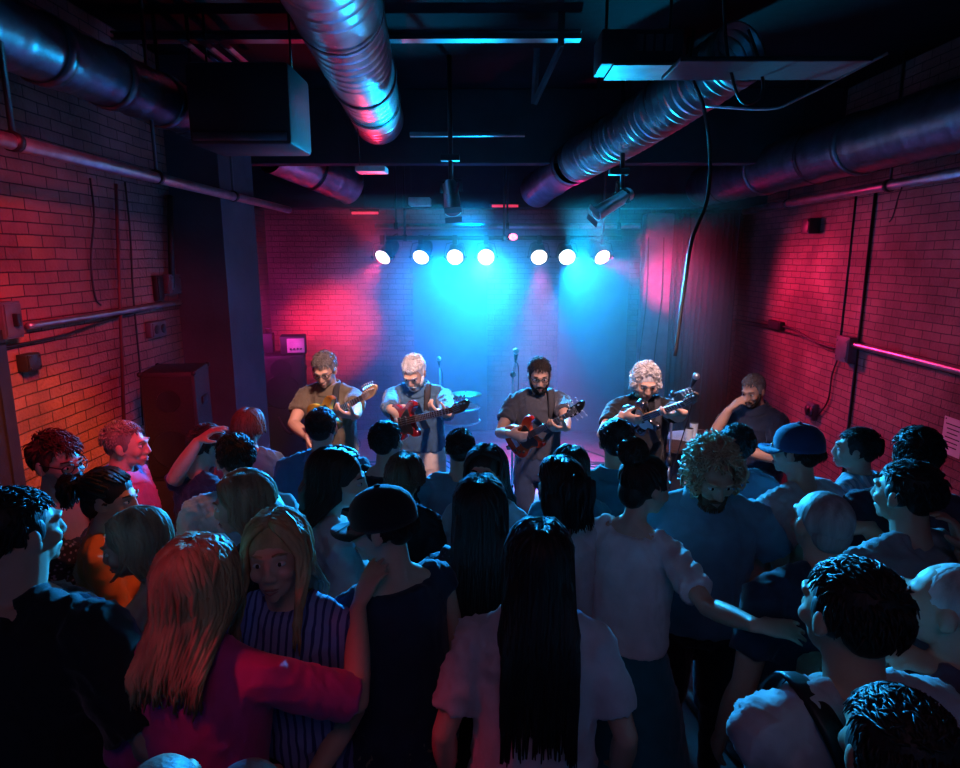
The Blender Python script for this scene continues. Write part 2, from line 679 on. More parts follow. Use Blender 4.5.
def shoe_mesh(B, sd):
    mb = MB()
    A = B.J['ank' + sd]
    k = B.k
    x = 1 if sd == 'R' else -1
    z = -.03 if B.sit is None else -.03
    mb.tube([A + V((0, -.075, z)) * k, A + V((0, -.05, z)) * k, A + V((x * .008, .06, z)) * k, A + V((x * .02, .15, z - .008)) * k, A + V((x * .022, .19, z - .014)) * k],
            [(.03 * k, .035 * k), (.042 * k, .045 * k), (.05 * k, .042 * k), (.048 * k, .034 * k), (.03 * k, .02 * k)], 12, ref=V((1, 0, 0)))
    mb.tube([A + V((0, -.015, 0)) * k, A + V((0, -.02, .06)) * k], [.046 * k, .044 * k], 12)
    return mb


# ---------------------------------------------------------------- hair
EC, ER = V((0, -.018, .024)), V((.085, .106, .094))


def scalp(d, m=1.0):
    d = d.normalized()
    return EC + V((d.x * ER.x, d.y * ER.y, d.z * ER.z)) * m


def slerp(a, b, t):
    a, b = a.normalized(), b.normalized()
    w = math.acos(max(-1, min(1, a.dot(b))))
    if w < 1e-4:
        return a
    return (a * math.sin((1 - t) * w) + b * math.sin(t * w)) / math.sin(w)


def az_dir(az, el):
    """azimuth 0 = face, + to the person's right"""
    return V((math.sin(az) * math.cos(el), math.cos(az) * math.cos(el), math.sin(el)))


def lock(mb, pts, r0, r1=None, n=5):
    m = len(pts)
    r1 = r0 * .25 if r1 is None else r1
    mb.tube(pts, [r0 * .7] + [r0 + (r1 - r0) * (i / (m - 1)) ** 1.5 for i in range(1, m)], n)


def hair_cap(mb, B, grow=1.0, nape=True, low=0.0, fr=0.0):
    T = B.HT
    mb.ball(EC + V((0, -.006 - fr, .004)), (ER.x * .99 * grow, ER.y * .97 * grow, ER.z * .99 * grow), T, 18, 12)
    if nape:
        mb.ball((0, -.06, -.03 - low), (.07 * grow, .055 * grow, .07), T)


def hair_short(B, rng, n=620, top=1.0, L=.036, messy=.4, under=False):
    mb = MB()
    T = B.HT
    mb.ball((0, -.026, .032 + .006 * (top - 1) * 10 - .008 * under), (.0835 - .003 * under, .094, .083 * top - .006 * under), T, 18, 12)
    mb.ball((0, -.058, -.012), (.066, .046, .052), T)
    for x in (-1, 1):
        mb.ball((x * .066, -.012, .012), (.017, .045, .045), T)
    for i in range(n):
        az = rng.uniform(-PI, PI)
        el = math.asin(rng.uniform(-.25 if abs(az) > 1.5 else .45, 1))
        if abs(az) < 1.3 and el < .55:
            el = rng.uniform(.6, 1.3)
        if under and el > -.05:
            continue
        d = az_dir(az, el)
        p = scalp(d, rng.uniform(.93, 1.0)) + V((0, -.006, .002))
        fl = (V((0, .5, 0)) if el > .6 else V((0, -.35, -1))) + V((rng.gauss(0, messy), rng.gauss(0, messy), rng.gauss(0, messy * .5)))
        fl = ortho(d, fl)
        q1 = p + fl * L * .5 + d * L * (.2 if el > .5 else .08)
        q2 = p + fl * L + d * L * (.16 if el > .5 else .02)
        lock(mb, [T @ (p - d * .006), T @ q1, T @ q2], .0048 * B.hk, .0012 * B.hk, 4)
    return mb


def hair_buzz(B, rng):
    mb = MB()
    mb.ball((0, -.024, .028), (.0795, .0955, .0835), B.HT, 20, 14)
    mb.ball((0, -.06, -.018), (.066, .047, .06), B.HT)
    return mb


def hang(B, p, az, L, wave, rng, steps=7, spread=1.0, front_ok=True):
    """from local point p fall straight down over the shoulders"""
    ctr = B.neck
    out = []
    back = abs(az) > 1.45 or not front_ok
    x0 = p.x
    sgn = 1 if x0 > 0 else -1
    k = B.k
    Bk = Matrix.Rotation(-B.lean, 3, 'X')
    phase = rng.uniform(0, 6.28)
    for i in range(1, steps + 1):
        t = i / steps
        z = p.z - L * t
        y = p.y
        tgt = ctr.y + (-.135 if back else .125) * k * B.w
        sh = max(0, min(1, (ctr.z + .09 * k - z) / (.12 * k)))
        # follow a leaning back
        dz = max(0, ctr.z - z)
        tgt -= math.tan(B.lean) * dz if back else math.tan(B.lean) * dz * .6
        if (back and y > tgt) or (not back and y < tgt):
            y = y + (tgt - y) * sh
        x = x0 * (1 + (.08 * spread - .12 * (1 - spread)) * t) + wave * math.sin(phase + t * 9) * .4
        out.append(V((x, y + wave * math.cos(phase + t * 8) * .4, z)))
    return out


def hair_long(B, rng, L=.35, n=170, part=0.0, wave=.012, face_gap=55, vary=.2, front=True, r=.0105, spread=1.0, up=False):
    mb = MB()
    T = B.HT
    hair_cap(mb, B, 1.0)
    k = B.hk
    for i in range(n):
        az = rng.uniform(R(face_gap), PI) * rng.choice((-1, 1))
        y0 = rng.uniform(-.5, .75)
        st = V((part + .03 * (1 if az > 0 else -1), y0, 1.0))
        if abs(az) > 2.4:
            st = V((part * .5 + rng.uniform(-.2, .2), rng.uniform(-.9, -.2), 1.0))
        en = az_dir(az, rng.uniform(-.25, .1))
        m = rng.uniform(1.0, 1.1)
        pts = [T @ scalp(slerp(st, en, q), m * (1 if q else .96) + .03 * q) for q in (0, .25, .5, .75, 1)]
        ll = L * (1 + rng.uniform(-vary, vary * .4)) * B.k
        pts += hang(B, pts[-1], az, ll, wave, rng, spread=spread, front_ok=front)
        lock(mb, pts, r * k * rng.uniform(.7, 1.25), .002 * k, 5)
    # the mass inside, from the skull down to the nape and the back
    if L > .12:
        top = T @ V((0, -.075, -.0))
        zs = [0, .35, .7, .93]
        ps = [top] + [V((top.x, min(top.y, B.neck.y - .085 * B.k - math.tan(B.lean) * max(0, B.neck.z - (top.z - L * B.k * z))), top.z - L * B.k * z)) for z in zs[1:]]
        mb.tube(ps, [(.088 * k, .05 * k), (.098 * k * spread, .04 * k), (.09 * k * spread, .032 * k), (.05 * k * spread, .018 * k)], 14, ref=V((1, 0, 0)))
    return mb


def hair_bob(B, rng, L=.1, n=190, part=.25, face_gap=62, r=.0095):
    return hair_long(B, rng, L, n, part, .008, face_gap, .25, True, r)


def hair_swept(mb, B, rng, to, n=120, r=.008):
    """hair combed back from the face to a knot point"""
    T = B.HT
    for i in range(n):
        az = rng.uniform(-PI, PI)
        el = rng.uniform(.62, 1.0) if abs(az) < .9 else rng.uniform(-.35, .9)
        st = az_dir(az, el)
        pts = [T @ scalp(slerp(st, to, q), 1.0 + .02 * math.sin(q * 3) + .02 * rng.random()) for q in (0, .3, .6, .9, 1)]
        lock(mb, pts, r * B.hk, r * .6 * B.hk, 4)


def hair_pony(B, rng, L=.35, high=.25, n=60, half=False):
    mb = MB()
    T = B.HT
    hair_cap(mb, B, .985, True)
    to = az_dir(PI, high)
    hair_swept(mb, B, rng, to)
    kn = T @ scalp(to, 1.12)
    mb.ball(kn, .028 * B.hk)
    for i in range(n):
        p = kn + V((rng.gauss(0, .02), rng.gauss(0, .012), rng.gauss(0, .012))) * B.k
        q = kn + V((rng.gauss(0, .03), -.045 + rng.gauss(0, .012), .005)) * B.k
        pts = [p, q] + hang(B, q, PI, L * B.k * rng.uniform(.75, 1.0), .015, rng, steps=6)
        lock(mb, pts, .012 * B.k, .002, 5)
    if half:
        hb = hair_long(B, rng, L * .75, 90, 0, .012, 95, .2, False, .01)
        mb.add(hb.v, hb.f)
    return mb


def hair_bun(B, rng):
    mb = MB()
    T = B.HT
    hair_cap(mb, B, .985, True)
    to = az_dir(PI, .95)
    hair_swept(mb, B, rng, to, 140)
    c = scalp(to, 1.36)
    mb.ball(c, (.056, .056, .05), T)
    for i in range(46):
        ax = V((rng.gauss(0, 1), rng.gauss(0, 1), rng.gauss(0, 1))).normalized()
        a = ortho(ax, V((0, 0, 1)))
        b = ax.cross(a)
        q = rng.uniform(0, 6.28)
        pts = [T @ (c + (a * math.cos(q + j * .4) + b * math.sin(q + j * .4)) * .057) for j in range(6)]
        lock(mb, pts, .009 * B.hk, .004 * B.hk, 4)
    return mb


def hair_curly(B, rng, n=700, size=1.3, gap=50, low=-.55, r=.0046, tail=0):
    mb = MB()
    if tail:
        q = hair_long(B, rng, tail, 130, 0, .03, 68, .3, False, .008)
        mb.add(q.v, q.f)
    T = B.HT
    hair_cap(mb, B, 1.0, fr=.016)
    for i in range(n):
        az = rng.uniform(R(gap), PI) * rng.choice((-1, 1))
        el = rng.uniform(low, 1.45)
        if rng.random() < .22:
            az, el = rng.uniform(-PI, PI), rng.uniform(.72, 1.5)
        d = az_dir(az, el)
        c = scalp(d, rng.uniform(.98, size))
        a = ortho(d, V((rng.gauss(0, 1), rng.gauss(0, 1), rng.gauss(0, 1))))
        b = (d * .6 + V((0, 0, -.4))).normalized()
        w = rng.uniform(.011, .02)
        q = rng.uniform(0, 6.28)
        pts = [T @ (c + (a * math.cos(q + j * 1.1) + b * math.sin(q + j * 1.1)) * w + V((0, 0, -.006 * j))) for j in range(6)]
        lock(mb, pts, r * B.hk * rng.uniform(.7, 1.2), .003 * B.hk, 4)
    return mb


def cap_mesh(B, brim_yaw=0, tilt=-6):
    """baseball cap: crown of six gores, a button, and the brim"""
    T = B.HT @ Matrix.Rotation(R(brim_yaw), 4, 'Z') @ Matrix.Rotation(R(tilt), 4, 'X')
    cr = MB()
    n = 30
    rings = []
    for i, (z, m) in enumerate(((.012, 1.045), (.03, 1.05), (.06, 1.035), (.09, .93), (.113, .72), (.128, .42), (.134, .08))):
        rings.append([T @ V((.088 * m * math.cos(a) * (1 - .012 * (abs(math.sin(3 * a)) < .15)), -.012 + .107 * m * math.sin(a), z)) for a in [2 * PI * j / n for j in range(n)]])
    cr.loft(rings)
    cr.ball((0, -.012, .136), (.011, .011, .006), T)
    br = MB()
    m = 14
    up, dn = [], []
    for z, arr in ((.024, up), (.018, dn)):
        for j in range(m + 1):
            a = R(18 + 144 * j / m)
            arr.append((.09 * math.cos(a), -.012 + .108 * math.sin(a), z - .004 * abs(math.cos(a))))
        for j in range(m, -1, -1):
            a = R(14 + 152 * j / m)
            arr.append((.086 * math.cos(a), .055 + .118 * math.sin(a) * (1 if math.sin(a) > .2 else .7), z - .02 * abs(math.cos(a)) ** 2 - .008))
    N = len(up)
    br.add(up + dn, [tuple(range(N)), tuple(range(2 * N - 1, N - 1, -1))] + [(i, N + i, N + (i + 1) % N, (i + 1) % N) for i in range(N)], T)
    return cr, br


def glasses_mesh(B):
    mb = MB()
    T = B.HT
    for x in (-1, 1):
        pts = [T @ V((x * .033 + .024 * math.cos(a), .1 - .012 * abs(math.cos(a)) ** 2 * (1 if math.cos(a) * x > 0 else .2), .003 + .018 * math.sin(a))) for a in [2 * PI * j / 16 for j in range(17)]]
        mb.tube(pts, .0026 * B.hk, 5)
        mb.tube([T @ V((x * .057, .088, .008)), T @ V((x * .08, .04, .012)), T @ V((x * .084, -.012, .01))], .0026 * B.hk, 5)
    mb.tube([T @ V((-.01, .104, .006)), T @ V((0, .108, .009)), T @ V((.01, .104, .006))], .0026 * B.hk, 5)
    return mb


def eyes(B, root, lidmat, eyem):
    T = B.HT
    dy = 0 if B.sex == 'm' else -.006
    for x in (-1, 1):
        mb = MB()
        mb.ball((x * .031, .0775, .001), (.0155, .0115, .0078), T, 12, 8)
        mb.build('eye', eyem[0], root)
        mb = MB()
        mb.ball((x * .0305, .0858, .001), (.0062, .0042, .0066), T, 10, 6)
        mb.build('iris', eyem[1], root)
        mb = MB()
        mb.tube([T @ V((x * .014, .097 + dy, .0265)), T @ V((x * .03, .0965 + dy, .031)), T @ V((x * .051, .077 + dy, .025))], [.0035 * B.hk, .0045 * B.hk, .002 * B.hk], 6)
        mb.build('eyebrow', lidmat, root)
    mb = MB()
    mb.tube([T @ V((-.02, .0885, -.0685)), T @ V((-.008, .1005, -.066)), T @ V((.008, .1005, -.066)), T @ V((.02, .0885, -.0685))], [.002 * B.hk, .0045 * B.hk, .0045 * B.hk, .002 * B.hk], 6)
    mb.tube([T @ V((-.018, .088, -.075)), T @ V((0, .1005, -.078)), T @ V((.018, .088, -.075))], [.002 * B.hk, .0055 * B.hk, .002 * B.hk], 6)
    mb.build('lips', mat('lips', (.34, .13, .11), .45, 0, .1), root)


def beard_mesh(B, rng, size=1.0):
    mb = MB()
    T = B.HT
    mb.ball((0, .035, -.088), (.054 * size, .058 * size, .038 * size), T)
    mb.tube([T @ V((-.03, .086, -.068)), T @ V((0, .103, -.053)), T @ V((.03, .086, -.068))], [.007 * B.hk, .007 * B.hk, .007 * B.hk], 8)
    for x in (-1, 1):
        mb.tube([T @ V((x * .07, .018, -.01)), T @ V((x * .062, .03, -.06)), T @ V((x * .04, .055, -.09))], [.009 * B.hk, .012 * B.hk, .016 * B.hk], 8)
    for i in range(130):
        a = rng.uniform(-1.35, 1.35)
        el = rng.uniform(-1.2, .0)
        d = az_dir(a, el)
        p = V((d.x * .052 * size, .035 + d.y * .057 * size, -.088 + d.z * .037 * size))
        q = p + (d * .3 + V((0, .15, -1))) * .018 * size
        lock(mb, [T @ p, T @ q], .005 * B.hk, .001, 4)
    return mb


EYEM = None
PEOPLE = {}


def person(key, px, py, H, face, label, sex='m', w=1.0, lean=2, roll=0, hyaw=0, hpitch=0, hroll=0, hair='short', hcol='black', top=('tee', 'grey'),
           low=('trousers', 'denim'), tone='b', arms=None, look=False, glasses=False, beard=None, cap=None, sit=None, hs=1.0, fine=False,
           group='audience members standing before the stage', hopt=None, xyz=None, dy=0, stance=.1, seed=None, loose=.018, topz=.03, legs=True):
    rng = random.Random(seed if seed is not None else hash_str(key))
    P = at_z(px, py, H) if xyz is None else V(xyz)
    yaw = R(face)
    B = Body(H, sex, w, lean, roll, hyaw, hpitch, hroll, sit, stance, hs)
    # put the crown of the head where it belongs
    rot = Matrix.Rotation(yaw, 3, 'Z')
    if xyz is None:
        c = B.HT @ V((0, -.01, .11))
        for _ in range(3):
            P = at_z(px, py, c.z + topz * .4)
            off = rot @ V((c.x, c.y, 0))
            P = P - off
    base = V((P.x, P.y, 0))
    inv = rot.transposed()
    loc = lambda p: inv @ (V(p) - base)
    root = thing('person', label, 'person', base, yaw, group)
    hands = {}
    for sd, x in (('R', 1), ('L', -1)):
        a = (arms or {}).get(sd)
        if a is None:
            B.arm(sd)
            hands[sd] = {'curl': .38, 'n': (-x, -.2, 0)}
        else:
            tgt = a['to'] if a.get('local') else loc(a['to'])
            if a.get('local'):
                tgt = V(tgt) * B.k
            pole = a.get('pole')
            if pole is not None and not a.get('polelocal', True):
                pole = inv @ V(pole)
            B.arm(sd, tgt, pole)
            h = dict(a)
            for q in ('d', 'n'):
                if a.get(q) is not None and not a.get('local'):
                    h[q] = inv @ V(a[q])
            hands[sd] = h
    sk = skin(tone, SKINS[tone])
    vox = .0068 if fine else .0085
    sculpt('body', body_mesh(B, hands, legs=legs), sk, root, vox, 2, .32 if fine else .4)
    hm = HAIR[hcol]
    ho = dict(hopt or {})
    if hair:
        fn = {'short': hair_short, 'buzz': hair_buzz, 'long': hair_long, 'bob': hair_bob, 'pony': hair_pony, 'bun': hair_bun, 'curly': hair_curly}[hair]
        fn(B, rng, **ho).build('hair', hm, root)
    kind, tc = top[0], top[1]
    opt = top[2] if len(top) > 2 else {}
    tm = CLOTH[tc]
    sm = shirt_mesh(B, {'shirt': 'tee', 'polo': 'tee'}.get(kind, kind), loose=loose, **opt)
    if kind == 'dress':
        sk2 = skirt_mesh(B, .5, .12)
        sm.add(sk2.v, sk2.f)
        sculpt('dress', sm, tm, root, .0105, 4, .6, .006, hash_str(key) % 999)
    else:
        sculpt({'tank': 'tank_top', 'strapless': 'tank_top', 'fit': 'top', 'scoop': 'top', 'shirt': 'shirt', 'polo': 'polo_shirt'}.get(kind, 't_shirt'), sm, tm, root, .0105, 4, .6, .0085, hash_str(key) % 999)
    if kind in ('shirt', 'polo'):
        c = MB()
        rs = []
        nr = .077 * (1 if sex == 'm' else .93) * ((w - 1) * .7 + 1)
        for z, g in ((1.47, 1.2), (1.5, 1.0), (1.525, .95), (1.522, 1.02), (1.495, 1.2), (1.468, 1.4)):
            rs.append([B.sp(nr * g * math.cos(a), -.014 + nr * g * math.sin(a) - (.016 if math.sin(a) < -.3 else 0) * 0, z - .03 * max(0, math.sin(a)) ** 3) for a in [2 * PI * j / 24 for j in range(24)]])
        c.loft(rs, cap=False)
        c.build('collar', tm, root)
    if low[0] == 'trousers':
        sculpt('trousers', trousers_mesh(B), CLOTH[low[1]], root, .0115, 4, .6, .004, hash_str(key) % 991)
    elif low[0] == 'skirt':
        sculpt('skirt', skirt_mesh(B, low[2] if len(low) > 2 else .5, .2), CLOTH[low[1]], root, .0115, 3, .6, .005, 5)
    for sd in 'RL':
        shoe_mesh(B, sd).build('shoe', CLOTH['shoe'], root)
    if look:
        eyes(B, root, hm, EYEM)
    if glasses:
        glasses_mesh(B).build('glasses', MATS['gear_black'], root)
    if beard:
        beard_mesh(B, rng, beard[1] if len(beard) > 1 else 1.0).build('beard', HAIR[beard[0]], root)
    if cap:
        cr, br = cap_mesh(B, cap.get('yaw', 0), cap.get('tilt', -4))
        co = cr.build('cap', CLOTH[cap['col']], root)
        br.build('brim', CLOTH[cap.get('brim', cap['col'])], co)
    PEOPLE[key] = (root, B, base, rot)
    return root, B, (lambda p: base + rot @ V(p))


def hash_str(s):
    h = 7
    for c in s:
        h = (h * 131 + ord(c)) % 1000003
    return h
HAIR = {
    'black': hairmat('black', (.012, .010, .010)), 'dark': hairmat('dark', (.025, .016, .012)), 'brown': hairmat('brown', (.10, .055, .03)),
    'auburn': hairmat('auburn', (.08, .022, .014)), 'blond': hairmat('blond', (.42, .29, .14)), 'ash': hairmat('ash', (.34, .24, .14)),
    'grey': hairmat('grey', (.32, .31, .30)), 'white': hairmat('white', (.75, .74, .72)), 'silver': hairmat('silver', (.5, .48, .46)),
    'pepper': hairmat('pepper', (.16, .14, .13)), 'sandy': hairmat('sandy', (.5, .36, .22)),
}
CLOTH = {
    'grey': fabric('grey', (.24, .25, .27)), 'paleg': fabric('pale_grey', (.42, .43, .45)), 'white': fabric('white', (.72, .70, .70)),
    'pale': fabric('pale_rose', (.52, .44, .46)), 'navy': fabric('navy', (.018, .028, .055)), 'black': fabric('black', (.010, .011, .014)),
    'teal': fabric('teal', (.03, .13, .18)), 'blue': fabric('blue', (.05, .13, .22)), 'bluegrey': fabric('blue_grey', (.12, .2, .27)),
    'magenta': fabric('magenta', (.62, .05, .24)), 'pink': fabric('pink', (.62, .16, .34)), 'orange': fabric('orange', (.75, .22, .05)),
    'rose': fabric('rose', (.5, .12, .15)), 'plum': fabric('plum', (.09, .05, .08)), 'olive': fabric('olive', (.13, .105, .07)),
    'charcoal': fabric('charcoal', (.055, .06, .075)), 'sky': fabric('light_blue', (.3, .42, .5)), 'denim': fabric('denim', (.035, .06, .11)),
    'jeans': fabric('faded_denim', (.10, .17, .26)), 'cream': fabric('cream', (.66, .58, .5)), 'khaki': fabric('khaki', (.2, .16, .12)),
    'shoe': mat('shoe_leather', (.02, .018, .018), .5), 'tealskirt': fabric('teal_skirt', (.02, .16, .2)), 'capblue': fabric('cap_blue', (.02, .05, .14)),
}


def pattern_fabric(name, a, b, scale, kind='voronoi', thr=.35):
    m, nt, bs = new_mat('fabric_' + name)
    N, L = nt.nodes, nt.links
    tc = N.new('ShaderNodeTexCoord')
    t = N.new('ShaderNodeTexVoronoi' if kind == 'voronoi' else 'ShaderNodeTexWave')
    t.inputs['Scale'].default_value = scale
    if kind == 'wave':
        t.bands_direction = 'X'
        t.inputs['Distortion'].default_value = 1.0
    L.new(tc.outputs['Object'], t.inputs['Vector'])
    r = N.new('ShaderNodeValToRGB')
    r.color_ramp.elements[0].position = thr - .06
    r.color_ramp.elements[1].position = thr + .06
    r.color_ramp.elements[0].color = (*b, 1)
    r.color_ramp.elements[1].color = (*a, 1)
    L.new(t.outputs['Distance' if kind == 'voronoi' else 'Fac'], r.inputs['Fac'])
    L.new(r.outputs['Color'], bs.inputs['Base Color'])
    bs.inputs['Roughness'].default_value = .8
    CLOTH[name] = m


pattern_fabric('dotted', (.03, .025, .035), (.42, .34, .4), 55, thr=.32)
pattern_fabric('lace', (.012, .012, .016), (.07, .06, .075), 90, thr=.25)
pattern_fabric('streaked', (.03, .035, .16), (.22, .24, .5), 14, 'wave', .75)
pattern_fabric('stripe', (.16, .3, .38), (.42, .54, .6), 11, 'wave', .6)
BLACK = mat('gear_black', (.012, .012, .014), .45, 0, .2, 20, .1, 120)
EYEM = (mat('eye_white', (.6, .58, .56), .25, 0, .02, 5, 0), mat('iris_dark', (.03, .018, .012), .15, 0, .1, 5, 0))
# ---------------------------------------------------------------- the room
XL, XLB, XR, YB, YF, ZC = -2.65, -3.0, 3.5, 8.95, -1.6, 4.05
PY0, PY1 = 5.55, 6.35            # the pillar that stands where the left wall steps back
PX1 = -2.22

brick_l = brick_mat('painted_brick', 'y', [(.34, .17, .15), (.24, .11, .105)], odd=(.62, .27, .12), odd_amt=.85, bw=.21, bh=.07)
brick_r = brick_mat('dark_brick', 'y', [(.30, .14, .13), (.21, .095, .095)], odd=(.36, .15, .12), odd_amt=.5, bw=.21, bh=.07)
brick_b = brick_mat('stage_brick', 'x', [(.26, .12, .13), (.18, .08, .09)], odd=(.42, .17, .15), odd_amt=.4, bw=.21, bh=.072)
plaster_dark = mat('dark_plaster', (.06, .065, .085), .75, 0, .3, 3, .3, 30)
ceil_m = mat('black_ceiling', (.005, .0055, .007), .95, 0, .4, 2.5, .4, 12, spec=.08)
beam_m = mat('black_beam_paint', (.018, .019, .025), .55, 0, .3, 4, .15, 40)
floor_m = mat('club_floor', (.075, .06, .065), .38, 0, .4, 3, .15, 40)
stage_m = mat('stage_carpet', (.2, .15, .18), .8, 0, .25, 5, .5, 160)
steel = mat('galvanised_steel', (.55, .57, .6), .34, .9, .22, 9, .1, 30)
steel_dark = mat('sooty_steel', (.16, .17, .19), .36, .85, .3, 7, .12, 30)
steel_flex = mat('flexible_foil', (.6, .62, .65), .3, .92, .2, 9, .1, 30)
pipe_m = mat('pipe_steel', (.45, .47, .5), .35, .85, .25, 9, .08, 40)
black_paint = mat('black_metal', (.02, .021, .025), .45, .3, .2, 10, .08, 60)
cable_m = mat('black_rubber', (.012, .012, .013), .5, 0, .1, 10, .05, 60)
greybox = mat('grey_enamel', (.1, .1, .115), .5, .2, .2, 9, .08, 60)
paper_m = mat('paper', (.62, .6, .6), .8, 0, .05, 9, .05, 90)
wood_dark = mat('dark_wood', (.06, .035, .025), .5, 0, .4, 6, .15, 40, stretch=(1, 8, 1))


def wall(name, c, h, m):
    mb = MB()
    mb.box((0, 0, 0), h)
    o = mb.build(name, m, smooth=False)
    o.location = c
    return tag(o, kind='structure')


wall('floor', ((XL + XR) / 2, (YF + YB) / 2, -.05), (XR - XL + 1.6, YB - YF + .6, .1), floor_m)
wall('ceiling', ((XL + XR) / 2, (YF + YB) / 2, ZC + .05), (XR - XL + 1.6, YB - YF + .6, .1), ceil_m)
wall('wall_left', (XL - .15, (YF + PY0 + .1) / 2, ZC / 2), (.3, PY0 + .1 - YF, ZC), brick_l)
wall('wall_left_stage', (XLB - .15, (PY1 - .1 + YB) / 2, ZC / 2), (.3, YB - PY1 + .1, ZC), brick_l)
wall('wall_right', (XR + .15, (YF + YB) / 2, ZC / 2), (.3, YB - YF, ZC), brick_r)
wall('wall_back', ((XLB + XR) / 2, YB + .15, ZC / 2), (XR - XLB + .6, .3, ZC), brick_b)
wall('wall_front', ((XL + XR) / 2, YF - .15, ZC / 2), (XR - XL + 1.2, .3, ZC), plaster_dark)
wall('pillar', ((XLB - .15 + PX1) / 2, (PY0 + PY1) / 2, ZC / 2), (PX1 - XLB + .15, PY1 - PY0, ZC), plaster_dark)
# the stage carpet covers the far half of the floor
mb = MB()
mb.box((0, 0, 0), (5.3, 4.6, .012))
o = mb.build('stage_carpet', stage_m, smooth=False, loc=(.55, 6.5, .006))
tag(o, 'pale worn carpet laid over the stage end of the floor', 'carpet')
# two flat dark panels against the back brickwork
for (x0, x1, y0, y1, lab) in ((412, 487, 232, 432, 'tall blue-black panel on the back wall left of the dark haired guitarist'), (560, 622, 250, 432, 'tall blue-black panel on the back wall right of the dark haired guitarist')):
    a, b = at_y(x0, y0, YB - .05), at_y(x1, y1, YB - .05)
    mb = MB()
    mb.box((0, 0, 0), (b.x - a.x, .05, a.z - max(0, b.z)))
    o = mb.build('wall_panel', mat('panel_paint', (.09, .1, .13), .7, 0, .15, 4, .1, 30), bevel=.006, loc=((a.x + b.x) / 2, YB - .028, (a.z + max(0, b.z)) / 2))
    tag(o, lab, 'panel', 'dark panels on the back wall')

# ---- beams
def beam(x0, x1, y, z0, z1, d, m=beam_m):
    mb = MB()
    mb.box((0, 0, 0), (x1 - x0, d, z1 - z0))
    o = mb.build('ceiling_beam', m, smooth=False, bevel=.008, loc=((x0 + x1) / 2, y, (z0 + z1) / 2))
    return tag(o, kind='structure')


beam(XL, XR, 6.72, 3.36, ZC, .18)
beam(XLB, XR, 8.4, at_y(480, 208, 8.25).z, ZC, .3)
p = at_d(685, 66, 3.3)
beam(.98, 1.95, p.y + .1, p.z, p.z + .025, .36)

# joist seen edge-on in front, with its two flanges
a = at_d(30, 38, 4.4)
mb = MB()
w = 3.2
for dz, h, d in ((0, .012, .09), (.022, .04, .012), (.045, .012, .09)):
    mb.box((0, 0, dz), (w, d, h))
o = mb.build('steel_joist', steel_dark, smooth=False, loc=(-.95, a.y, a.z - .02))
tag(o, 'long steel channel running across the ceiling over the front ducts', 'joist')

# ---- ducts
def frame_of(p0, p1):
    u = (p1 - p0).normalized()
    a = ortho(u, V((0, 0, 1)))
    return u, a, u.cross(a)


def duct(name, label, p0, p1, r, pitch, m, ridge=.006, bands=(), ends=True, flex=False, straps=()):
    p0, p1 = V(p0), V(p1)
    u, a, b = frame_of(p0, p1)
    L = (p1 - p0).length
    n = 40
    mb = MB()
    rings = []
    steps = int(L / pitch) * (6 if flex else 8)
    for i in range(steps + 1):
        s = i / steps
        ph = (s * L / pitch) % 1.0
        if flex:
            rr = r + ridge * math.sin(2 * PI * ph)
        else:
            rr = r + (ridge if ph < .1 else 0)
        c = p0 + u * (s * L)
        if flex:
            c = c + V((0, 0, -.03 * math.sin(s * PI)))
        rings.append([c + a * (rr * math.cos(2 * PI * k / n)) + b * (rr * math.sin(2 * PI * k / n)) for k in range(n)])
    mb.loft(rings, cap=False)
    root = mb.build(name, m, smooth='auto')
    tag(root, label, 'duct')
    for s in bands:
        q = MB()
        c = p0 + u * (s * L)
        q.tube([c - u * .035, c - u * .03, c + u * .03, c + u * .035], [r + .004, r + .016, r + .016, r + .004], 40, cap=False)
        q.build('coupling_band', steel_dark, root)
    for s in straps:
        q = MB()
        c = p0 + u * (s * L)
        q.tube([c + a * ((r + .012) * math.cos(t)) + b * ((r + .012) * math.sin(t)) for t in [2 * PI * k / 32 for k in range(33)]], [(.018, .003)] * 33, 6, ref=u)
        q.box((c.x - r * .7, c.y, (c.z + ZC) / 2 + r * .2), (.025, .004, ZC - c.z - r * .4))
        q.box((c.x + r * .7, c.y, (c.z + ZC) / 2 + r * .2), (.025, .004, ZC - c.z - r * .4))
        q.build('hanger_strap', black_paint, root, smooth=False)
    if ends:
        q = MB()
        q.tube([p1 - u * .02, p1 - u * .01], [r * .97, r * .97], 40)
        q.build('end_damper', steel_dark, root)
        q = MB()
        q.tube([p1 - u * .03, p1, p1 + u * .012], [r + .003, r + .012, r + .003], 40, cap=False)
        q.build('end_rim', m, root)
    return root


pa0, pa1 = at_d(331, -10, 3.0), at_d(378, 118, 5.95)
pa0 = pa0 + (pa0 - pa1) * .35
duct('spiral_duct', 'round spiral duct coming down from the top edge, lit blue with a red flank', pa0, pa1, .225, .13, steel, ridge=.006, bands=(.62,), straps=(.3, .8))
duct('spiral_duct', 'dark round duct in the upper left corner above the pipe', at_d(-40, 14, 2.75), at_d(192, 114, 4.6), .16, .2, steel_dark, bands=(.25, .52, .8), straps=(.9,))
duct('spiral_duct', 'short round duct lit pink below, just beyond the cross beam', at_d(272, 152, 6.95), at_d(350, 185, 7.9), .225, .17, steel, straps=(.5,))
duct('flexible_duct', 'ribbed flexible foil duct slanting down from the upper right, lit cyan', at_d(742, 52, 4.1), at_d(575, 162, 6.2), .19, .075, steel_flex, ridge=.017, bands=(.02, .97), flex=True, ends=False, straps=(.35, .7))
duct('spiral_duct', 'smooth round duct joined to the lower end of the ribbed duct, tinted pink', at_d(572, 164, 6.24), at_d(537, 190, 7.3), .185, .5, steel, bands=(.03,))
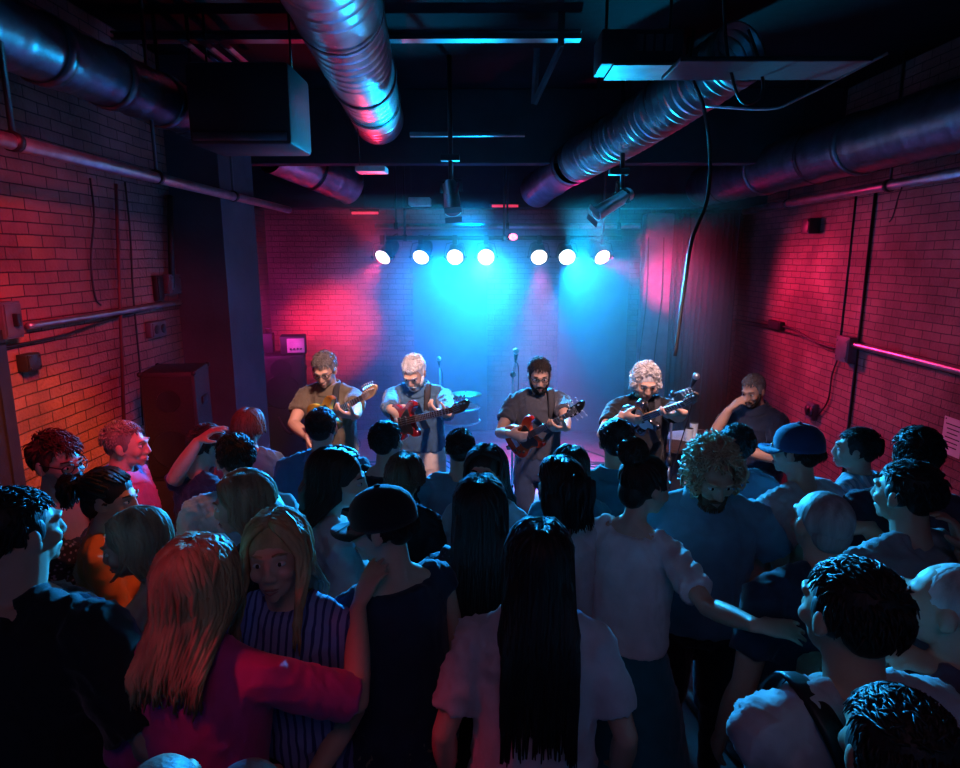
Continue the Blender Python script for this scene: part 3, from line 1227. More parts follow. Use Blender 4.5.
duct('spiral_duct', 'large dark round duct above the pipe along the right wall', at_d(1010, 102, 3.9), at_d(694, 190, 8.2), .235, .2, steel_dark, ridge=.005, bands=(.3, .62), straps=(.42, .8))

# ---- long pipes under the ducts
def pipe(name, label, pts, r, m=pipe_m, cat='pipe', clips=()):
    mb = MB()
    mb.tube(pts, r, 14)
    root = mb.build(name, m)
    tag(root, label, cat)
    for c in clips:
        c = V(pts[0]).lerp(V(pts[-1]), c)
        q = MB()
        q.tube([c + V((0, -.02, 0)), c + V((0, .02, 0))], r + .01, 14)
        q.box((c.x, c.y, (c.z + ZC) / 2), (.012, .03, ZC - c.z))
        q.build('pipe_clip', black_paint, root)
    return root


z1 = at_x(190, 186, -2.13).z
pipe('sprinkler_pipe', 'long steel pipe along the top of the left brick wall', [(-2.13, 2.0, z1 + .01), (-2.13, 4, z1), (-2.13, 7.15, z1)], .036, clips=(.2, .45, .7))
z2 = at_x(830, 196, XR - .18).z
pipe('sprinkler_pipe', 'long steel pipe along the top of the right brick wall', [(XR - .18, 2.5, z2), (XR - .18, 8.5, z2)], .042, clips=(.2, .5, .8))
a, b = at_d(-30, 128, 3.4), at_d(48, 146, 4.0)
pipe('pipe_stub', 'short steel pipe at the left edge above the brick wall', [a, b], .035)
a, b = at_d(410, 134, 5.4), at_d(525, 135, 5.4)
mb = MB()
mb.box((0, 0, 0), (b.x - a.x, .06, .035))
tag(mb.build('light_batten', steel_dark, bevel=.004, loc=(a + b) / 2), 'thin steel batten under the ceiling between the two middle ducts', 'batten')

# hanging air handler on the left
c = at_d(252, 112, 4.3)
root = thing('air_handler', 'big black box-shaped air handler hanging under the ceiling at left', 'air handler', (c.x, c.y, c.z))
mb = MB()
mb.box((0, 0, 0), (.66, .5, .5))
mb.build('casing', beam_m, root, bevel=.03)
mb = MB()
mb.box((0, -.26, -.2), (.6, .02, .05))
mb.build('front_lip', steel_dark, root, bevel=.004)
for x in (-.28, .28):
    mb = MB()
    mb.cyl((x, 0, .25), (x, 0, ZC - c.z), .008, n=8)
    mb.build('hanging_rod', black_paint, root)
# slanted steel straps above it
for (x0, y0, x1, y1, lab) in ((182, 40, 212, 64, 'leftmost'), (200, 40, 246, 76, 'middle'), (219, 40, 262, 77, 'rightmost')):
    a, b = at_d(x0, y0, 4.0), at_d(x1, y1, 5.2)
    mb = MB()
    mb.tube([a, b], [(.03, .008)] * 2, 4, ref=V((1, 0, 0)))
    tag(mb.build('ceiling_strap', steel_dark, smooth=False), f'{lab} of the three slanted steel straps above the air handler', 'strap', 'slanted straps above the air handler')
# junction box on the front beam and angled bracket
c = at_d(637, 54, 4.05)
root = thing('junction_box', 'black equipment box hung from the ceiling left of the ribbed duct', 'box', (c.x, c.y, c.z))
mb = MB()
mb.box((0, 0, 0), (.5, .3, .2))
mb.build('housing', beam_m, root, bevel=.01)
mb = MB()
for i in range(4):
    mb.box((-.02 + .06 * i, -.156, .02), (.04, .014, .09))
mb.build('louvre', steel_dark, root, smooth=False)
mb = MB()
mb.box((.03, -.02, -.11), (.42, .34, .016))
mb.build('drip_tray', steel_dark, root, smooth=False)
for x in (-.2, .2):
    mb = MB()
    mb.cyl((x, 0, .1), (x, 0, ZC - c.z), .01, n=8)
    mb.build('hanging_rod', black_paint, root)
root = None
a, b, c2 = at_d(561, 46, 4.3), at_d(534, 104, 4.5), at_d(537, 48, 4.35)
mb = MB()
mb.tube([a, b], [(.022, .006)] * 2, 4, ref=V((1, 0, 0)))
mb.tube([c2, b], [(.022, .006)] * 2, 4, ref=V((1, 0, 0)))
mb.tube([a + V((0, 0, .3)), a], [(.022, .006)] * 2, 4, ref=V((1, 0, 0)))
tag(mb.build('steel_bracket', steel_dark, smooth=False), 'v-shaped steel bracket hanging left of the black equipment box', 'bracket')

# ---- loose cables from the ceiling
def cable(name, label, pts, r=.008, cat='cable', m=cable_m, group=None, sub=6):
    mb = MB()
    mb.tube(smooth_path(pts, sub), r, 7)
    o = mb.build(name, m)
    return tag(o, label, cat, group)


cable('hanging_cable', 'black cable dangling from the ceiling in front of the dark curtain', [at_d(694, 30, 4.2), at_d(690, 70, 4.2), at_d(703, 105, 4.3), at_d(710, 150, 4.4), at_d(707, 200, 4.4), at_d(692, 240, 4.4), at_d(684, 290, 4.4), at_d(675, 356, 4.4)], .013)
cable('hanging_cable', 'looped black cable hanging below the flat beam at upper right', [at_d(724, -5, 3.4), at_d(727, 50, 3.4), at_d(738, 96, 3.45), at_d(752, 103, 3.5), at_d(763, 88, 3.5), at_d(757, 55, 3.5), at_d(748, 30, 3.5)], .009)
cable('conduit', 'thin grey conduit running from the cable loop towards the upper right', [at_d(706, 106, 4.4), at_d(768, 109, 4.2), at_d(800, 98, 4.1), at_d(888, 53, 3.8)], .009, 'conduit', pipe_m)

# ---- left wall fittings
X = XL
def on_l(px, py, off=.02):
    return at_x(px, py, X + off)


def on_r(px, py, off=.02):
    return at_x(px, py, XR - off)


cable('wall_cable', 'black cable hanging down the left brick wall, the shorter one', [on_l(90, 178), on_l(94, 215), on_l(91, 260), on_l(95, 296), on_l(101, 305)], .007)
cable('wall_cable', 'black cable hanging the full height of the left brick wall above the loudspeaker', [on_l(125, 182), on_l(130, 230), on_l(133, 290), on_l(137, 335), on_l(140, 370), on_l(143, 425)], .007)
cable('wall_conduit', 'pale steel conduit running along the left brick wall', [on_l(28, 326, .035), on_l(100, 315, .035), on_l(180, 302, .035)], .022, 'conduit', pipe_m)
cable('wall_cable', 'thin cable sagging below the steel conduit on the left wall', [on_l(-10, 350), on_l(60, 336), on_l(100, 323), on_l(145, 310), on_l(178, 303)], .008)


def wallbox(name, label, cat, px, py, w, h, d, side, m=greybox, detail='screw'):
    f = on_l if side < 0 else on_r
    p = f(px, py, d / 2 + .002)
    root = thing(name, label, cat, p)
    mb = MB()
    mb.box((0, 0, 0), (d, w, h))
    mb.build('box_body', m, root, bevel=.006)
    mb = MB()
    s = -side
    mb.box((s * (d / 2 + .004), 0, 0), (.008, w * .86, h * .86))
    mb.build('cover_plate', m, root, bevel=.002)
    mb = MB()
    if detail == 'screw':
        for y in (-.35, .35):
            mb.cyl((s * (d / 2 + .006), y * w, h * .32), (s * (d / 2 + .012), y * w, h * .32), .006, n=10)
            mb.cyl((s * (d / 2 + .006), y * w, -h * .32), (s * (d / 2 + .012), y * w, -h * .32), .006, n=10)
        mb.build('screw', black_paint, root)
    elif detail == 'socket':
        for y in (-.22, .22):
            mb.cyl((s * (d / 2 + .006), y * w, 0), (s * (d / 2 + .014), y * w, 0), h * .3, n=18)
        mb.build('socket_face', black_paint, root)
    elif detail == 'lever':
        mb.box((s * (d / 2 + .02), 0, 0), (.03, w * .2, h * .35))
        mb.build('lever', black_paint, root, bevel=.003)
    return root


wallbox('electrical_box', 'grey switch box at the left edge beside the end of the steel conduit', 'electrical box', 6, 320, .14, .2, .08, -1, m=greybox, detail='lever')
wallbox('wall_outlet', 'pale double outlet on the left brick wall under the conduit', 'outlet', 156, 329, .24, .12, .05, -1, detail='socket')
wallbox('electrical_box', 'small dark box on the left brick wall above the dark door', 'electrical box', 29, 362, .12, .1, .06, -1, m=black_paint)
wallbox('electrical_box', 'small pale box on the left wall next to the dark pillar', 'electrical box', 172, 284, .2, .16, .06, -1)
wallbox('electrical_box', 'narrow dark box on the left wall left of the small pale box', 'electrical box', 158, 288, .1, .2, .04, -1, m=black_paint)
# vertical conduit beside the pillar
pipe('wall_pipe', 'dark vertical pipe on the left wall against the pillar', [on_l(170, 196, .05), on_l(172, 288, .05)], .025, black_paint)
pipe('wall_pipe', 'thin dark vertical pipe on the left wall, second from the pillar', [on_l(116, 184, .03), on_l(124, 420, .03)], .012, mat('rusty_paint', (.1, .04, .04), .7))
# dark doorway at the left edge
a, b = on_l(20, 346, .03), on_l(24, 490, .03)
root = thing('door', 'dark plain door in the left wall at the left edge', 'door', (XL + .03, a.y - .66, 0))
mb = MB()
mb.box((0, 0, .99), (.05, .86, 1.98))
mb.build('door_leaf', mat('door_paint', (.012, .012, .016), .55), root, bevel=.006)
mb = MB()
for y in (-.47, .47):
    mb.box((0, y, 1.0), (.07, .08, 2.0))
mb.box((0, 0, 2.03), (.07, 1.02, .08))
mb.build('door_frame', black_paint, root, smooth=False)
mb = MB()
mb.cyl((.02, -.36, 1.0), (.08, -.36, 1.0), .014, n=10)
mb.cyl((.075, -.36, 1.0), (.075, -.25, 1.0), .011, n=10)
mb.build('door_handle', pipe_m, root)

# ---- right wall fittings
for (x0, y0, x1, y1, r, lab) in ((876, 196, 846, 440, .013, 'dark vertical conduit down the middle of the right brick wall'), (856, 204, 838, 350, .008, 'thin dark vertical conduit left of the thicker one on the right wall')):
    p0, p1 = on_r(x0, y0, r), on_r(x1, y1, r)
    m_ = (p0.y + p1.y) / 2
    pipe('wall_pipe', lab, [(p0.x, m_, p0.z + .1), (p1.x, m_, p1.z - (.9 if r > .01 else 0))], r, black_paint)
cable('wall_conduit', 'pale steel rail running along the right brick wall to the right edge', [on_r(846, 343, .05), on_r(900, 356, .05), on_r(975, 375, .05)], .03, 'conduit', pipe_m)
wallbox('electrical_box', 'grey junction box on the right wall at the end of the steel rail', 'electrical box', 847, 349, .22, .24, .1, 1)
wallbox('electrical_box', 'small black box on the red brick high on the right wall', 'electrical box', 811, 226, .16, .16, .12, 1, m=black_paint)
wallbox('electrical_box', 'flat black box in the middle of the cable on the right wall', 'electrical box', 776, 325, .32, .1, .06, 1, m=black_paint)
cable('wall_cable', 'black cable bundle along the right wall between the stage and the junction box', [on_r(728, 318, .02), on_r(765, 325, .02), on_r(790, 328, .02), on_r(812, 340, .02), on_r(830, 347, .02), on_r(845, 349, .02)], .012)
cable('wall_cable', 'second black cable drooping below the bundle on the right wall', [on_r(728, 322, .02), on_r(770, 329, .02), on_r(800, 336, .02), on_r(828, 350, .02), on_r(845, 352, .02)], .008)
cable('wall_cable', 'black cable falling from the junction box down the right wall', [on_r(838, 358, .02), on_r(832, 375, .02), on_r(828, 400, .02), on_r(818, 415, .02), on_r(810, 420, .02)], .008)
wallbox('wall_outlet', 'round-cornered pale outlet low on the right wall behind the seated musician', 'outlet', 812, 411, .16, .18, .05, 1, detail='socket')
cable('hanging_cable', 'frayed thin cables hanging from the pipe on the right wall', [at_x(905, 180, XR - .2), at_x(899, 195, XR - .2), at_x(893, 216, XR - .2), at_x(889, 222, XR - .2)], .006)
# paper notice
p = on_r(952, 437, .006)
root = thing('paper_notice', 'small white paper notice pinned to the right wall at the right edge', 'notice', p)
mb = MB()
mb.box((0, 0, 0), (.004, .2, .28))
mb.build('sheet', paper_m, root, smooth=False)
mb = MB()
for i in range(6):
    mb.box((-.003, -.005 * (i % 2), .09 - i * .034), (.002, .15 - .02 * (i % 3), .008))
mb.build('text_line', black_paint, root, smooth=False)
for y in (-.08, .08):
    mb = MB()
    mb.ball((-.004, y, .125), (.005, .006, .006), nu=8, nv=6)
    mb.build('pin', black_paint, root)

# ---- black curtain and the column beside it at the back right
x0, x1 = at_y(672, 300, 8.3).x, at_y(738, 300, 8.3).x
mb = MB()
n = 120
rows = []
for z in (.03, .8, 1.6, 2.4, 3.0):
    rows.append([(x0 + (x1 - x0) * i / n, 8.45 + .05 * math.sin(i * .62 + .4 * math.sin(i * .13)) + .02 * math.sin(i * .21 + z), z) for i in range(n + 1)])
vs = [p for r_ in rows for p in r_] + [(p[0], p[1] + .02, p[2]) for r_ in rows for p in r_]
N = (n + 1) * len(rows)
fs = []
for j in range(len(rows) - 1):
    for i in range(n):
        q = j * (n + 1) + i
        fs.append((q, q + 1, q + n + 2, q + n + 1))
        fs.append((N + q, N + q + n + 1, N + q + n + 2, N + q + 1))
mb.add(vs, fs)
tag(mb.build('stage_curtain', mat('black_velvet', (.014, .014, .02), .95, 0, .2, 6, .2, 200)), 'black pleated curtain hanging at the right rear corner of the stage', 'curtain')
p0 = at_y(655, 300, 8.5)
pw = at_y(668, 300, 8.5).x - at_y(641, 300, 8.5).x
mb = MB()
mb.box((0, 0, 0), (pw, .25, 3.0))
tag(mb.build('steel_column', mat('column_paint', (.2, .17, .2), .6), bevel=.02, loc=(p0.x, 8.55, 1.5)), kind='structure')
for dx, lab in ((-.5, 'left'), (.15, 'right')):
    cable('wall_cable', f'thin cable running down the {lab} side of the painted column behind the curly haired bassist', [(p0.x + dx * .3, 8.4, 2.7), (p0.x + dx * .3 + .01, 8.4, 1.9), (p0.x + dx * .3 - .04, 8.4, 1.0), (p0.x + dx * .3 + .02, 8.4, .02)], .008)

# ---------------------------------------------------------------- lamps over the stage
YT = 7.0
rails = []
for (xa, xb, y, py, r, lab) in ((386, 622, YT, 238, .024, 'lower black bar that carries the row of stage lamps'), (375, 640, YT + .35, 226, .028, 'upper steel bar behind the row of stage lamps')):
    a, b = at_y(xa, py, y), at_y(xb, py, y)
    root = thing('lighting_bar', lab, 'lighting bar', (0, y, a.z))
    mb = MB()
    mb.cyl((a.x, 0, 0), (b.x, 0, 0), r, n=14)
    mb.build('bar', pipe_m if r > .025 else black_paint, root)
    for t in (.08, .5, .92):
        x = a.x + (b.x - a.x) * t
        mb = MB()
        mb.cyl((x, 0, 0), (x, 0, ZC - a.z), .012, n=8)
        mb.build('drop_rod', black_paint, root)
        mb = MB()
        mb.tube([(x - .02, 0, 0), (x + .02, 0, 0)], r + .012, 12)
        mb.build('clamp', black_paint, root)
    rails.append(a.z)
ZT = rails[0]


def emission(name, col, strength):
    m, nt, b = new_mat(name)
    N, L = nt.nodes, nt.links
    tc = N.new('ShaderNodeTexCoord')
    vo = N.new('ShaderNodeTexVoronoi')
    vo.inputs['Scale'].default_value = 24
    L.new(tc.outputs['Object'], vo.inputs['Vector'])
    mx = N.new('ShaderNodeMath')
    mx.operation = 'MULTIPLY_ADD'
    mx.inputs[1].default_value = -strength * .5
    mx.inputs[2].default_value = strength
    L.new(vo.outputs['Distance'], mx.inputs[0])
    b.inputs['Base Color'].default_value = (*col, 1)
    b.inputs['Emission Color'].default_value = (*col, 1)
    L.new(mx.outputs[0], b.inputs['Emission Strength'])
    return m


def spot(name, loc, to, col, watts, angle, blend=.5, size=.06):
    l = bpy.data.lights.new(name, 'SPOT')
    l.energy = watts
    l.color = col
    l.spot_size = R(angle)
    l.spot_blend = blend
    l.shadow_soft_size = size
    o = bpy.data.objects.new(name, l)
    COL.objects.link(o)
    o.location = loc
    o.rotation_euler = (V(to) - V(loc)).to_track_quat('-Z', 'Y').to_euler()
    return o


LAMPS = []


def par_can(px, py, lens, label, aim, group='stage lamps in a row on the bar', r=.086):
    c = at_y(px, py, YT)
    root = thing('stage_lamp', label, 'stage lamp', c, group=group)
    d = (V(aim) - c).normalized()
    q = d.to_track_quat('Z', 'Y').to_matrix().to_4x4()
    mb = MB()
    rings = []
    for z, rr in ((-.26, .05), (-.25, .07), (-.2, .085), (-.06, r * 1.02), (0, r * 1.08), (.012, r * 1.12), (.012, r * 1.0), (.002, r * .98)):
        rings.append([q @ V((rr * math.cos(2 * PI * k / 24), rr * math.sin(2 * PI * k / 24), z)) for k in range(24)])
    mb.loft(rings, cap=True)
    mb.build('housing', BLACK, root, smooth='auto')
    mb = MB()
    rings = []
    for z, rr in ((.004, r * .985), (.012, r * .9), (.018, r * .6), (.021, r * .05)):
        rings.append([q @ V((rr * math.cos(2 * PI * k / 24), rr * math.sin(2 * PI * k / 24), z)) for k in range(24)])
    mb.loft(rings)
    mb.build('lens', lens, root)
    mb = MB()
    top = V((0, 0, ZT - c.z))
    side = ortho(V((0, 0, 1)), V((1, 0, 0)))
    hw = r * 1.28
    mb.tube([V((-hw, 0, -.03)), V((-hw, 0, .06)), V((-hw * .8, 0, top.z * .7)), V((0, 0, top.z * .8)), V((hw * .8, 0, top.z * .7)), V((hw, 0, .06)), V((hw, 0, -.03))], [(.016, .004)] * 7, 6, ref=V((0, 1, 0)))
    mb.build('yoke', black_paint, root)
    mb = MB()
    mb.box((0, 0, top.z - .02), (.05, .06, .1))
    mb.build('clamp', black_paint, root, bevel=.006)
    mb = MB()
    mb.tube(smooth_path([q @ V((0, 0, -.26)), q @ V((0, 0, -.3)) + V((.02, 0, .08)), V((.05, .02, top.z * .9)), V((.1, 0, top.z + .0))], 5), .006, 6)
    mb.build('lamp_cord', cable_m, root)
    for x in (-1, 1):
        mb = MB()
        mb.cyl((x * hw * .9, 0, 0), (x * (hw + .02), 0, 0), .012, n=10)
        mb.build('tilt_knob', black_paint, root)
    LAMPS.append((c + d * .03, d))
    return root
LENS_W = emission('lens_white', (1.0, .93, .9), 7)
LENS_C = emission('lens_cool', (.8, .95, 1.0), 10)
LENS_P = emission('lens_pink', (1.0, .78, .9), 7)
LENS_R = emission('lens_red_pink', (1.0, .12, .3), 8)
for px, lens, lab, aim in (
        (383, LENS_P, 'leftmost stage lamp of the row, throwing the red beam', (-2.3, 4.6, .6)),
        (421, LENS_W, 'second stage lamp from the left, throwing a thin purple beam', (-1.35, 4.0, .5)),
        (455, LENS_W, 'third stage lamp from the left, white with blue glow', (-.5, 3.0, .8)),
        (486, LENS_C, 'brightest stage lamp, fourth from the left, with a cyan glow', (0, 2.5, .9)),
        (539, LENS_W, 'third stage lamp from the right, above the dark haired guitarist', (.75, 3.2, .6)),
        (567, LENS_C, 'second stage lamp from the right, with a cyan glow', (.95, 3.0, .7)),
        (602, LENS_P, 'rightmost stage lamp of the row, throwing a magenta beam to the right', (2.3, 4.2, .6))):
    par_can(px, 257, lens, lab, aim)

# tiny pink lamp between the two halves of the row
c = at_y(513, 237, YT - .05)
root = thing('indicator_lamp', 'tiny glowing pink lamp on the bar between the two halves of the row', 'lamp', c)
mb = MB()
mb.ball((0, -.03, 0), (.045, .03, .035))
mb.build('lamp_glass', LENS_R, root)
mb = MB()
mb.box((0, .03, 0), (.09, .07, .08))
mb.build('lamp_housing', BLACK, root, bevel=.008)


# two fixtures hanging nearer the camera
def hung_fixture(label, top, mid, tip, y, lens, bw=.05):
    a, b, c = at_y(*top, y), at_y(*mid, y), at_y(*tip, y - .1)
    root = thing('hanging_spotlight', label, 'spotlight', (a.x, a.y, a.z))
    O = V((a.x, a.y, a.z))
    a, b, c = a - O, b - O, c - O
    mb = MB()
    mb.cyl((0, 0, ZC - O.z), b + V((0, 0, .08)), .02, n=10)
    mb.build('stem', black_paint, root)
    mb = MB()
    mb.box((0, 0, 0), (.16, .1, .05))
    mb.build('mounting_plate', black_paint, root, bevel=.006)
    d = (c - b).normalized()
    sd = ortho(d, V((1, 0, 0)))
    mb = MB()
    mb.tube([b + sd * bw * 1.3, b + sd * bw * 1.3 + V((0, 0, .09)), b - sd * bw * 1.3 + V((0, 0, .09)), b - sd * bw * 1.3], [(.018, .005)] * 4, 6)
    mb.build('yoke', black_paint, root)
    mb = MB()
    mb.tube([b - d * .1, b - d * .08, b + d * .02, c - d * .02, c], [bw * .7, bw, bw, bw * 1.1, bw * 1.1], 20)
    mb.build('barrel', steel_flex, root, smooth='auto')
    mb = MB()
    mb.tube([c, c + d * .006], [bw * .95, bw * .8], 20)
    mb.build('lens', lens, root)
    mb = MB()
    n_ = sd.cross(d)
    for q, s in ((n_, 1), (n_, -1)):
        mb.box((0, 0, 0), (bw * 2.2, .004, bw * 1.2), Matrix.Translation(c + d * .03 + q * s * bw * 1.1) @ Matrix((sd, d, n_)).transposed().to_4x4() @ Matrix.Rotation(PI / 2 * 0, 4, 'X'))
    mb.build('barn_door', black_paint, root, smooth=False)
    return root


DULL = mat('dull_lens', (.5, .1, .15), .2, 0, .1, 5, 0)
hung_fixture('blue-lit spotlight hanging from the ceiling left of centre, pointing straight down', (450, 158), (451, 192), (453, 212), 5.6, DULL, .065)
hung_fixture('slanted spotlight hanging under the right end of the ribbed duct, pointing down left', (619, 172), (622, 198), (596, 214), 5.6, DULL, .055)
# small white devices and red strips under the rear ceiling
for (x, y, dp, w, h, lab) in ((372, 170, 5.6, .26, .05, 'small pale vent box under the cross beam beside the middle duct'), (420, 202, 6.6, .22, .08, 'small pale box hanging on a wire left of the hanging spotlight')):
    c = at_d(x, y, dp)
    root = thing('ceiling_device', lab, 'device', c)
    mb = MB()
    mb.box((0, 0, 0), (w, .2, h))
    mb.build('device_case', mat('pale_plastic', (.5, .48, .5), .5), root, bevel=.01)
    mb = MB()
    mb.cyl((-w * .4, 0, h * .4), (-w * .4 - .02, 0, ZC - c.z), .005, n=6)
    mb.build('wire', cable_m, root)
for (x, y, lab) in ((365, 213, 'short red light strip under the ceiling left of the spotlight'), (505, 206, 'short red light strip under the ceiling below the far end of the smooth duct')):
    c = at_d(x, y, 7.3)
    root = thing('light_strip', lab, 'light strip', c, group='red light strips')
    mb = MB()
    mb.box((0, 0, .03), (.34, .05, .03))
    mb.build('strip_rail', BLACK, root, bevel=.004)
    mb = MB()
    mb.tube([(-.15, 0, 0), (.15, 0, 0)], .014, 10)
    mb.build('strip_tube', emission('strip_red', (1, .05, .12), 1.2), root)
    mb = MB()
    mb.cyl((0, 0, .04), (0, 0, ZC - c.z), .006, n=6)
    mb.build('drop_rod', black_paint, root)

# ---------------------------------------------------------------- stage gear
grille = mat('speaker_grille', (.012, .013, .016), .55, .2, .3, 60, .5, 300)
gear_blue = mat('vinyl_cabinet', (.014, .015, .02), .6, 0, .2, 20, .3, 220)


def speaker(name, label, loc, rz, w, d, h, two=True, stand=0.0):
    root = thing(name, label, 'loudspeaker', loc, rz)
    mb = MB()
    mb.box((0, 0, h / 2 + stand), (w, d, h))
    mb.build('cabinet', gear_blue, root, bevel=.012)
    mb = MB()
    mb.box((0, -d / 2 - .006, h / 2 + stand), (w * .9, .016, h * .92))
    g = mb.build('grille', grille, root, bevel=.006)
    for z, r in ((.3, .38), (.74, .22)) if two else ((.5, .36),):
        mb = MB()
        rr = r * w
        mb.tube([(0, -d / 2 - .012, h * z + stand), (0, -d / 2 - .022, h * z + stand), (0, -d / 2 - .018, h * z + stand)], [rr, rr * .96, rr * .55], 24)
        mb.build('driver_ring', black_paint, root, smooth='auto')
    mb = MB()
    for x in (-1, 1):
        mb.box((x * (w / 2 + .006), 0, h * .7 + stand), (.014, .14, .05))
    mb.build('side_handle', black_paint, root, bevel=.004)
    mb = MB()
    for x in (-1, 1):
        for y in (-1, 1):
            for z in (0, 1):
                mb.ball((x * w * .485, y * d * .485, stand + .012 + z * (h - .024)), .02, nu=8, nv=6)
    mb.build('corner_guard', black_paint, root)
    if stand:
        mb = MB()
        mb.box((0, 0, stand / 2), (w * 1.05, d * 1.05, stand - .004))
        mb.build('plinth', black_paint, root, bevel=.01)
    return root


# tall speaker by the pillar, in front of the left wall
p = at_y(164, 373, 4.3)
sp_ = speaker('loudspeaker', 'tall black loudspeaker against the left brick wall beside the dark pillar', (p.x - .03, 4.52, 0), R(10), .36, .4, .78, True, p.z - .78)
# amplifier stack at the rear left
p = at_y(282, 352, 7.6)
speaker('bass_cabinet', 'big black speaker cabinet standing at the rear left of the stage', (p.x - .06, 7.75, 0), R(14), .56, .42, .62, True, p.z - .66)
root = thing('amplifier_head', 'small amplifier with a pale panel standing on the big cabinet at rear left', 'amplifier', (p.x + .1, 7.75, p.z - .035), R(14))
mb = MB()
mb.box((0, 0, .11), (.3, .26, .22))
mb.build('amplifier_case', gear_blue, root, bevel=.01)
mb = MB()
mb.box((.03, -.136, .11), (.2, .012, .17))
mb.build('control_panel', mat('pale_panel', (.5, .42, .48), .5), root, bevel=.003)
mb = MB()
for i in range(4):
    mb.cyl((-.03 + .04 * i, -.142, .07), (-.03 + .04 * i, -.16, .07), .011, n=10)
mb.build('knob', black_paint, root)
root = thing('effects_unit', 'small upright black case on the left end of the big cabinet', 'case', (p.x - .22, 7.8, p.z - .035), R(10))
mb = MB()
mb.box((0, 0, .12), (.12, .16, .24))
mb.build('case_body', gear_blue, root, bevel=.01)
mb = MB()
mb.tube(smooth_path([(-.03, 0, .24), (-.03, 0, .29), (.03, 0, .29), (.03, 0, .24)], 4), .007, 6)
mb.build('carry_handle', black_paint, root)
# wedge monitor, pink in the light
p = at_y(306, 436, 5.35)
root = thing('stage_monitor', 'wedge shaped stage monitor lying on the floor at left, its front lit pink', 'stage monitor', (p.x, 5.35, 0), R(-28))
mb = MB()
mb.prism([(-.2, 0), (.2, 0), (.2, .12), (-.02, .42), (-.2, .42)], -.25, .25, Matrix.Rotation(PI / 2, 4, 'Z') @ Matrix.Rotation(PI / 2, 4, 'X') @ Matrix.Scale(-1, 4, (1, 0, 0)))
mb.build('wedge_case', gear_blue, root, bevel=.012)
mb = MB()
mb.box((0, 0, 0), (.44, .32, .012), Matrix.Translation((0, -.115, .29)) @ Matrix.Rotation(R(53), 4, 'X'))
mb.build('grille', mat('monitor_grille', (.3, .28, .3), .6, 0, .2, 90, .4, 300), root, smooth=False)


def mic_stand(label, x, y, top, boom=None, r=.011, mic=True):
    root = thing('microphone_stand', label, 'microphone stand', (x, y, .012))
    mb = MB()
    mb.cyl((0, 0, .18), (0, 0, top * .62), r, n=10)
    mb.cyl((0, 0, top * .58), (0, 0, top), r * .7, n=10)
    mb.build('pole', pipe_m, root)
    mb = MB()
    mb.cyl((0, 0, top * .58), (0, 0, top * .63), r * 1.9, n=12)
    mb.build('height_clutch', black_paint, root)
    for k in range(3):
        a = k * 2 * PI / 3 + .5
        mb = MB()
        mb.tube([(.015 * math.cos(a), .015 * math.sin(a), .24), (.29 * math.cos(a), .29 * math.sin(a), .02), (.31 * math.cos(a), .31 * math.sin(a), .012)], [.01, .01, .013], 8)
        mb.build('leg', black_paint, root)
    tip = V((0, 0, top))
    if boom:
        b = V(boom)
        mb = MB()
        mb.cyl(tip - b * .25, tip + b, r * .62, n=8)
        mb.build('boom_arm', pipe_m, root)
        mb = MB()
        mb.ball(tip, .028)
        mb.build('boom_joint', black_paint, root)
        tip = tip + b
    if mic:
        m_ = MB()
        d = V((0, -.5, .5)).normalized()
        m_.tube([tip, tip + d * .05, tip + d * .13], [.011, .014, .02], 12)
        o = m_.build('microphone', black_paint, root)
        m_ = MB()
        m_.ball(tip + d * .15, .026)
        m_.build('mic_grille', pipe_m, o)
        m_ = MB()
        m_.tube(smooth_path([tip, tip + V((.03, .03, -.12)), V((.03, .02, top * .5)), V((.02, .03, .2)), V((.2, .1, .012))], 5), .005, 6)
        m_.build('mic_cord', cable_m, root)
    return root


f = lambda px, py: at_z(px, py, .012)
p = f(441, 478)
mic_stand('tall microphone stand behind the white haired bassist, right of him', p.x, p.y, at_y(443, 368, p.y).z)
q = at_y(513, 376, 5.6)
mic_stand('microphone stand standing behind the left shoulder of the dark haired guitarist', q.x, 5.6, q.z, (.02, -.02, .12))
q = at_y(664, 384, 4.75)
mic_stand('microphone stand with a boom arm beside the curly haired bassist', q.x + .12, 4.9, q.z - .12, (.05, -.25, .1))
# stand holding a red guitar's cable by the centre guitarist
p = at_y(505, 448, 4.9)
root = thing('guitar_stand', 'low black stand on the floor left of the dark haired guitarist', 'stand', (p.x, 4.9, .012))
mb = MB()
mb.cyl((0, 0, .05), (0, 0, .62), .011, n=8)
mb.build('upright', black_paint, root)
for k in range(3):
    a = k * 2 * PI / 3 + .3
    mb = MB()
    mb.tube([(0, 0, .14), (.2 * math.cos(a), .2 * math.sin(a), .008)], .009, 8)
    mb.build('leg', black_paint, root)
mb = MB()
mb.tube(smooth_path([(-.06, -.08, .66), (-.05, 0, .62), (.05, 0, .62), (.06, -.08, .66)], 4), .009, 6)
mb.build('cradle', black_paint, root)

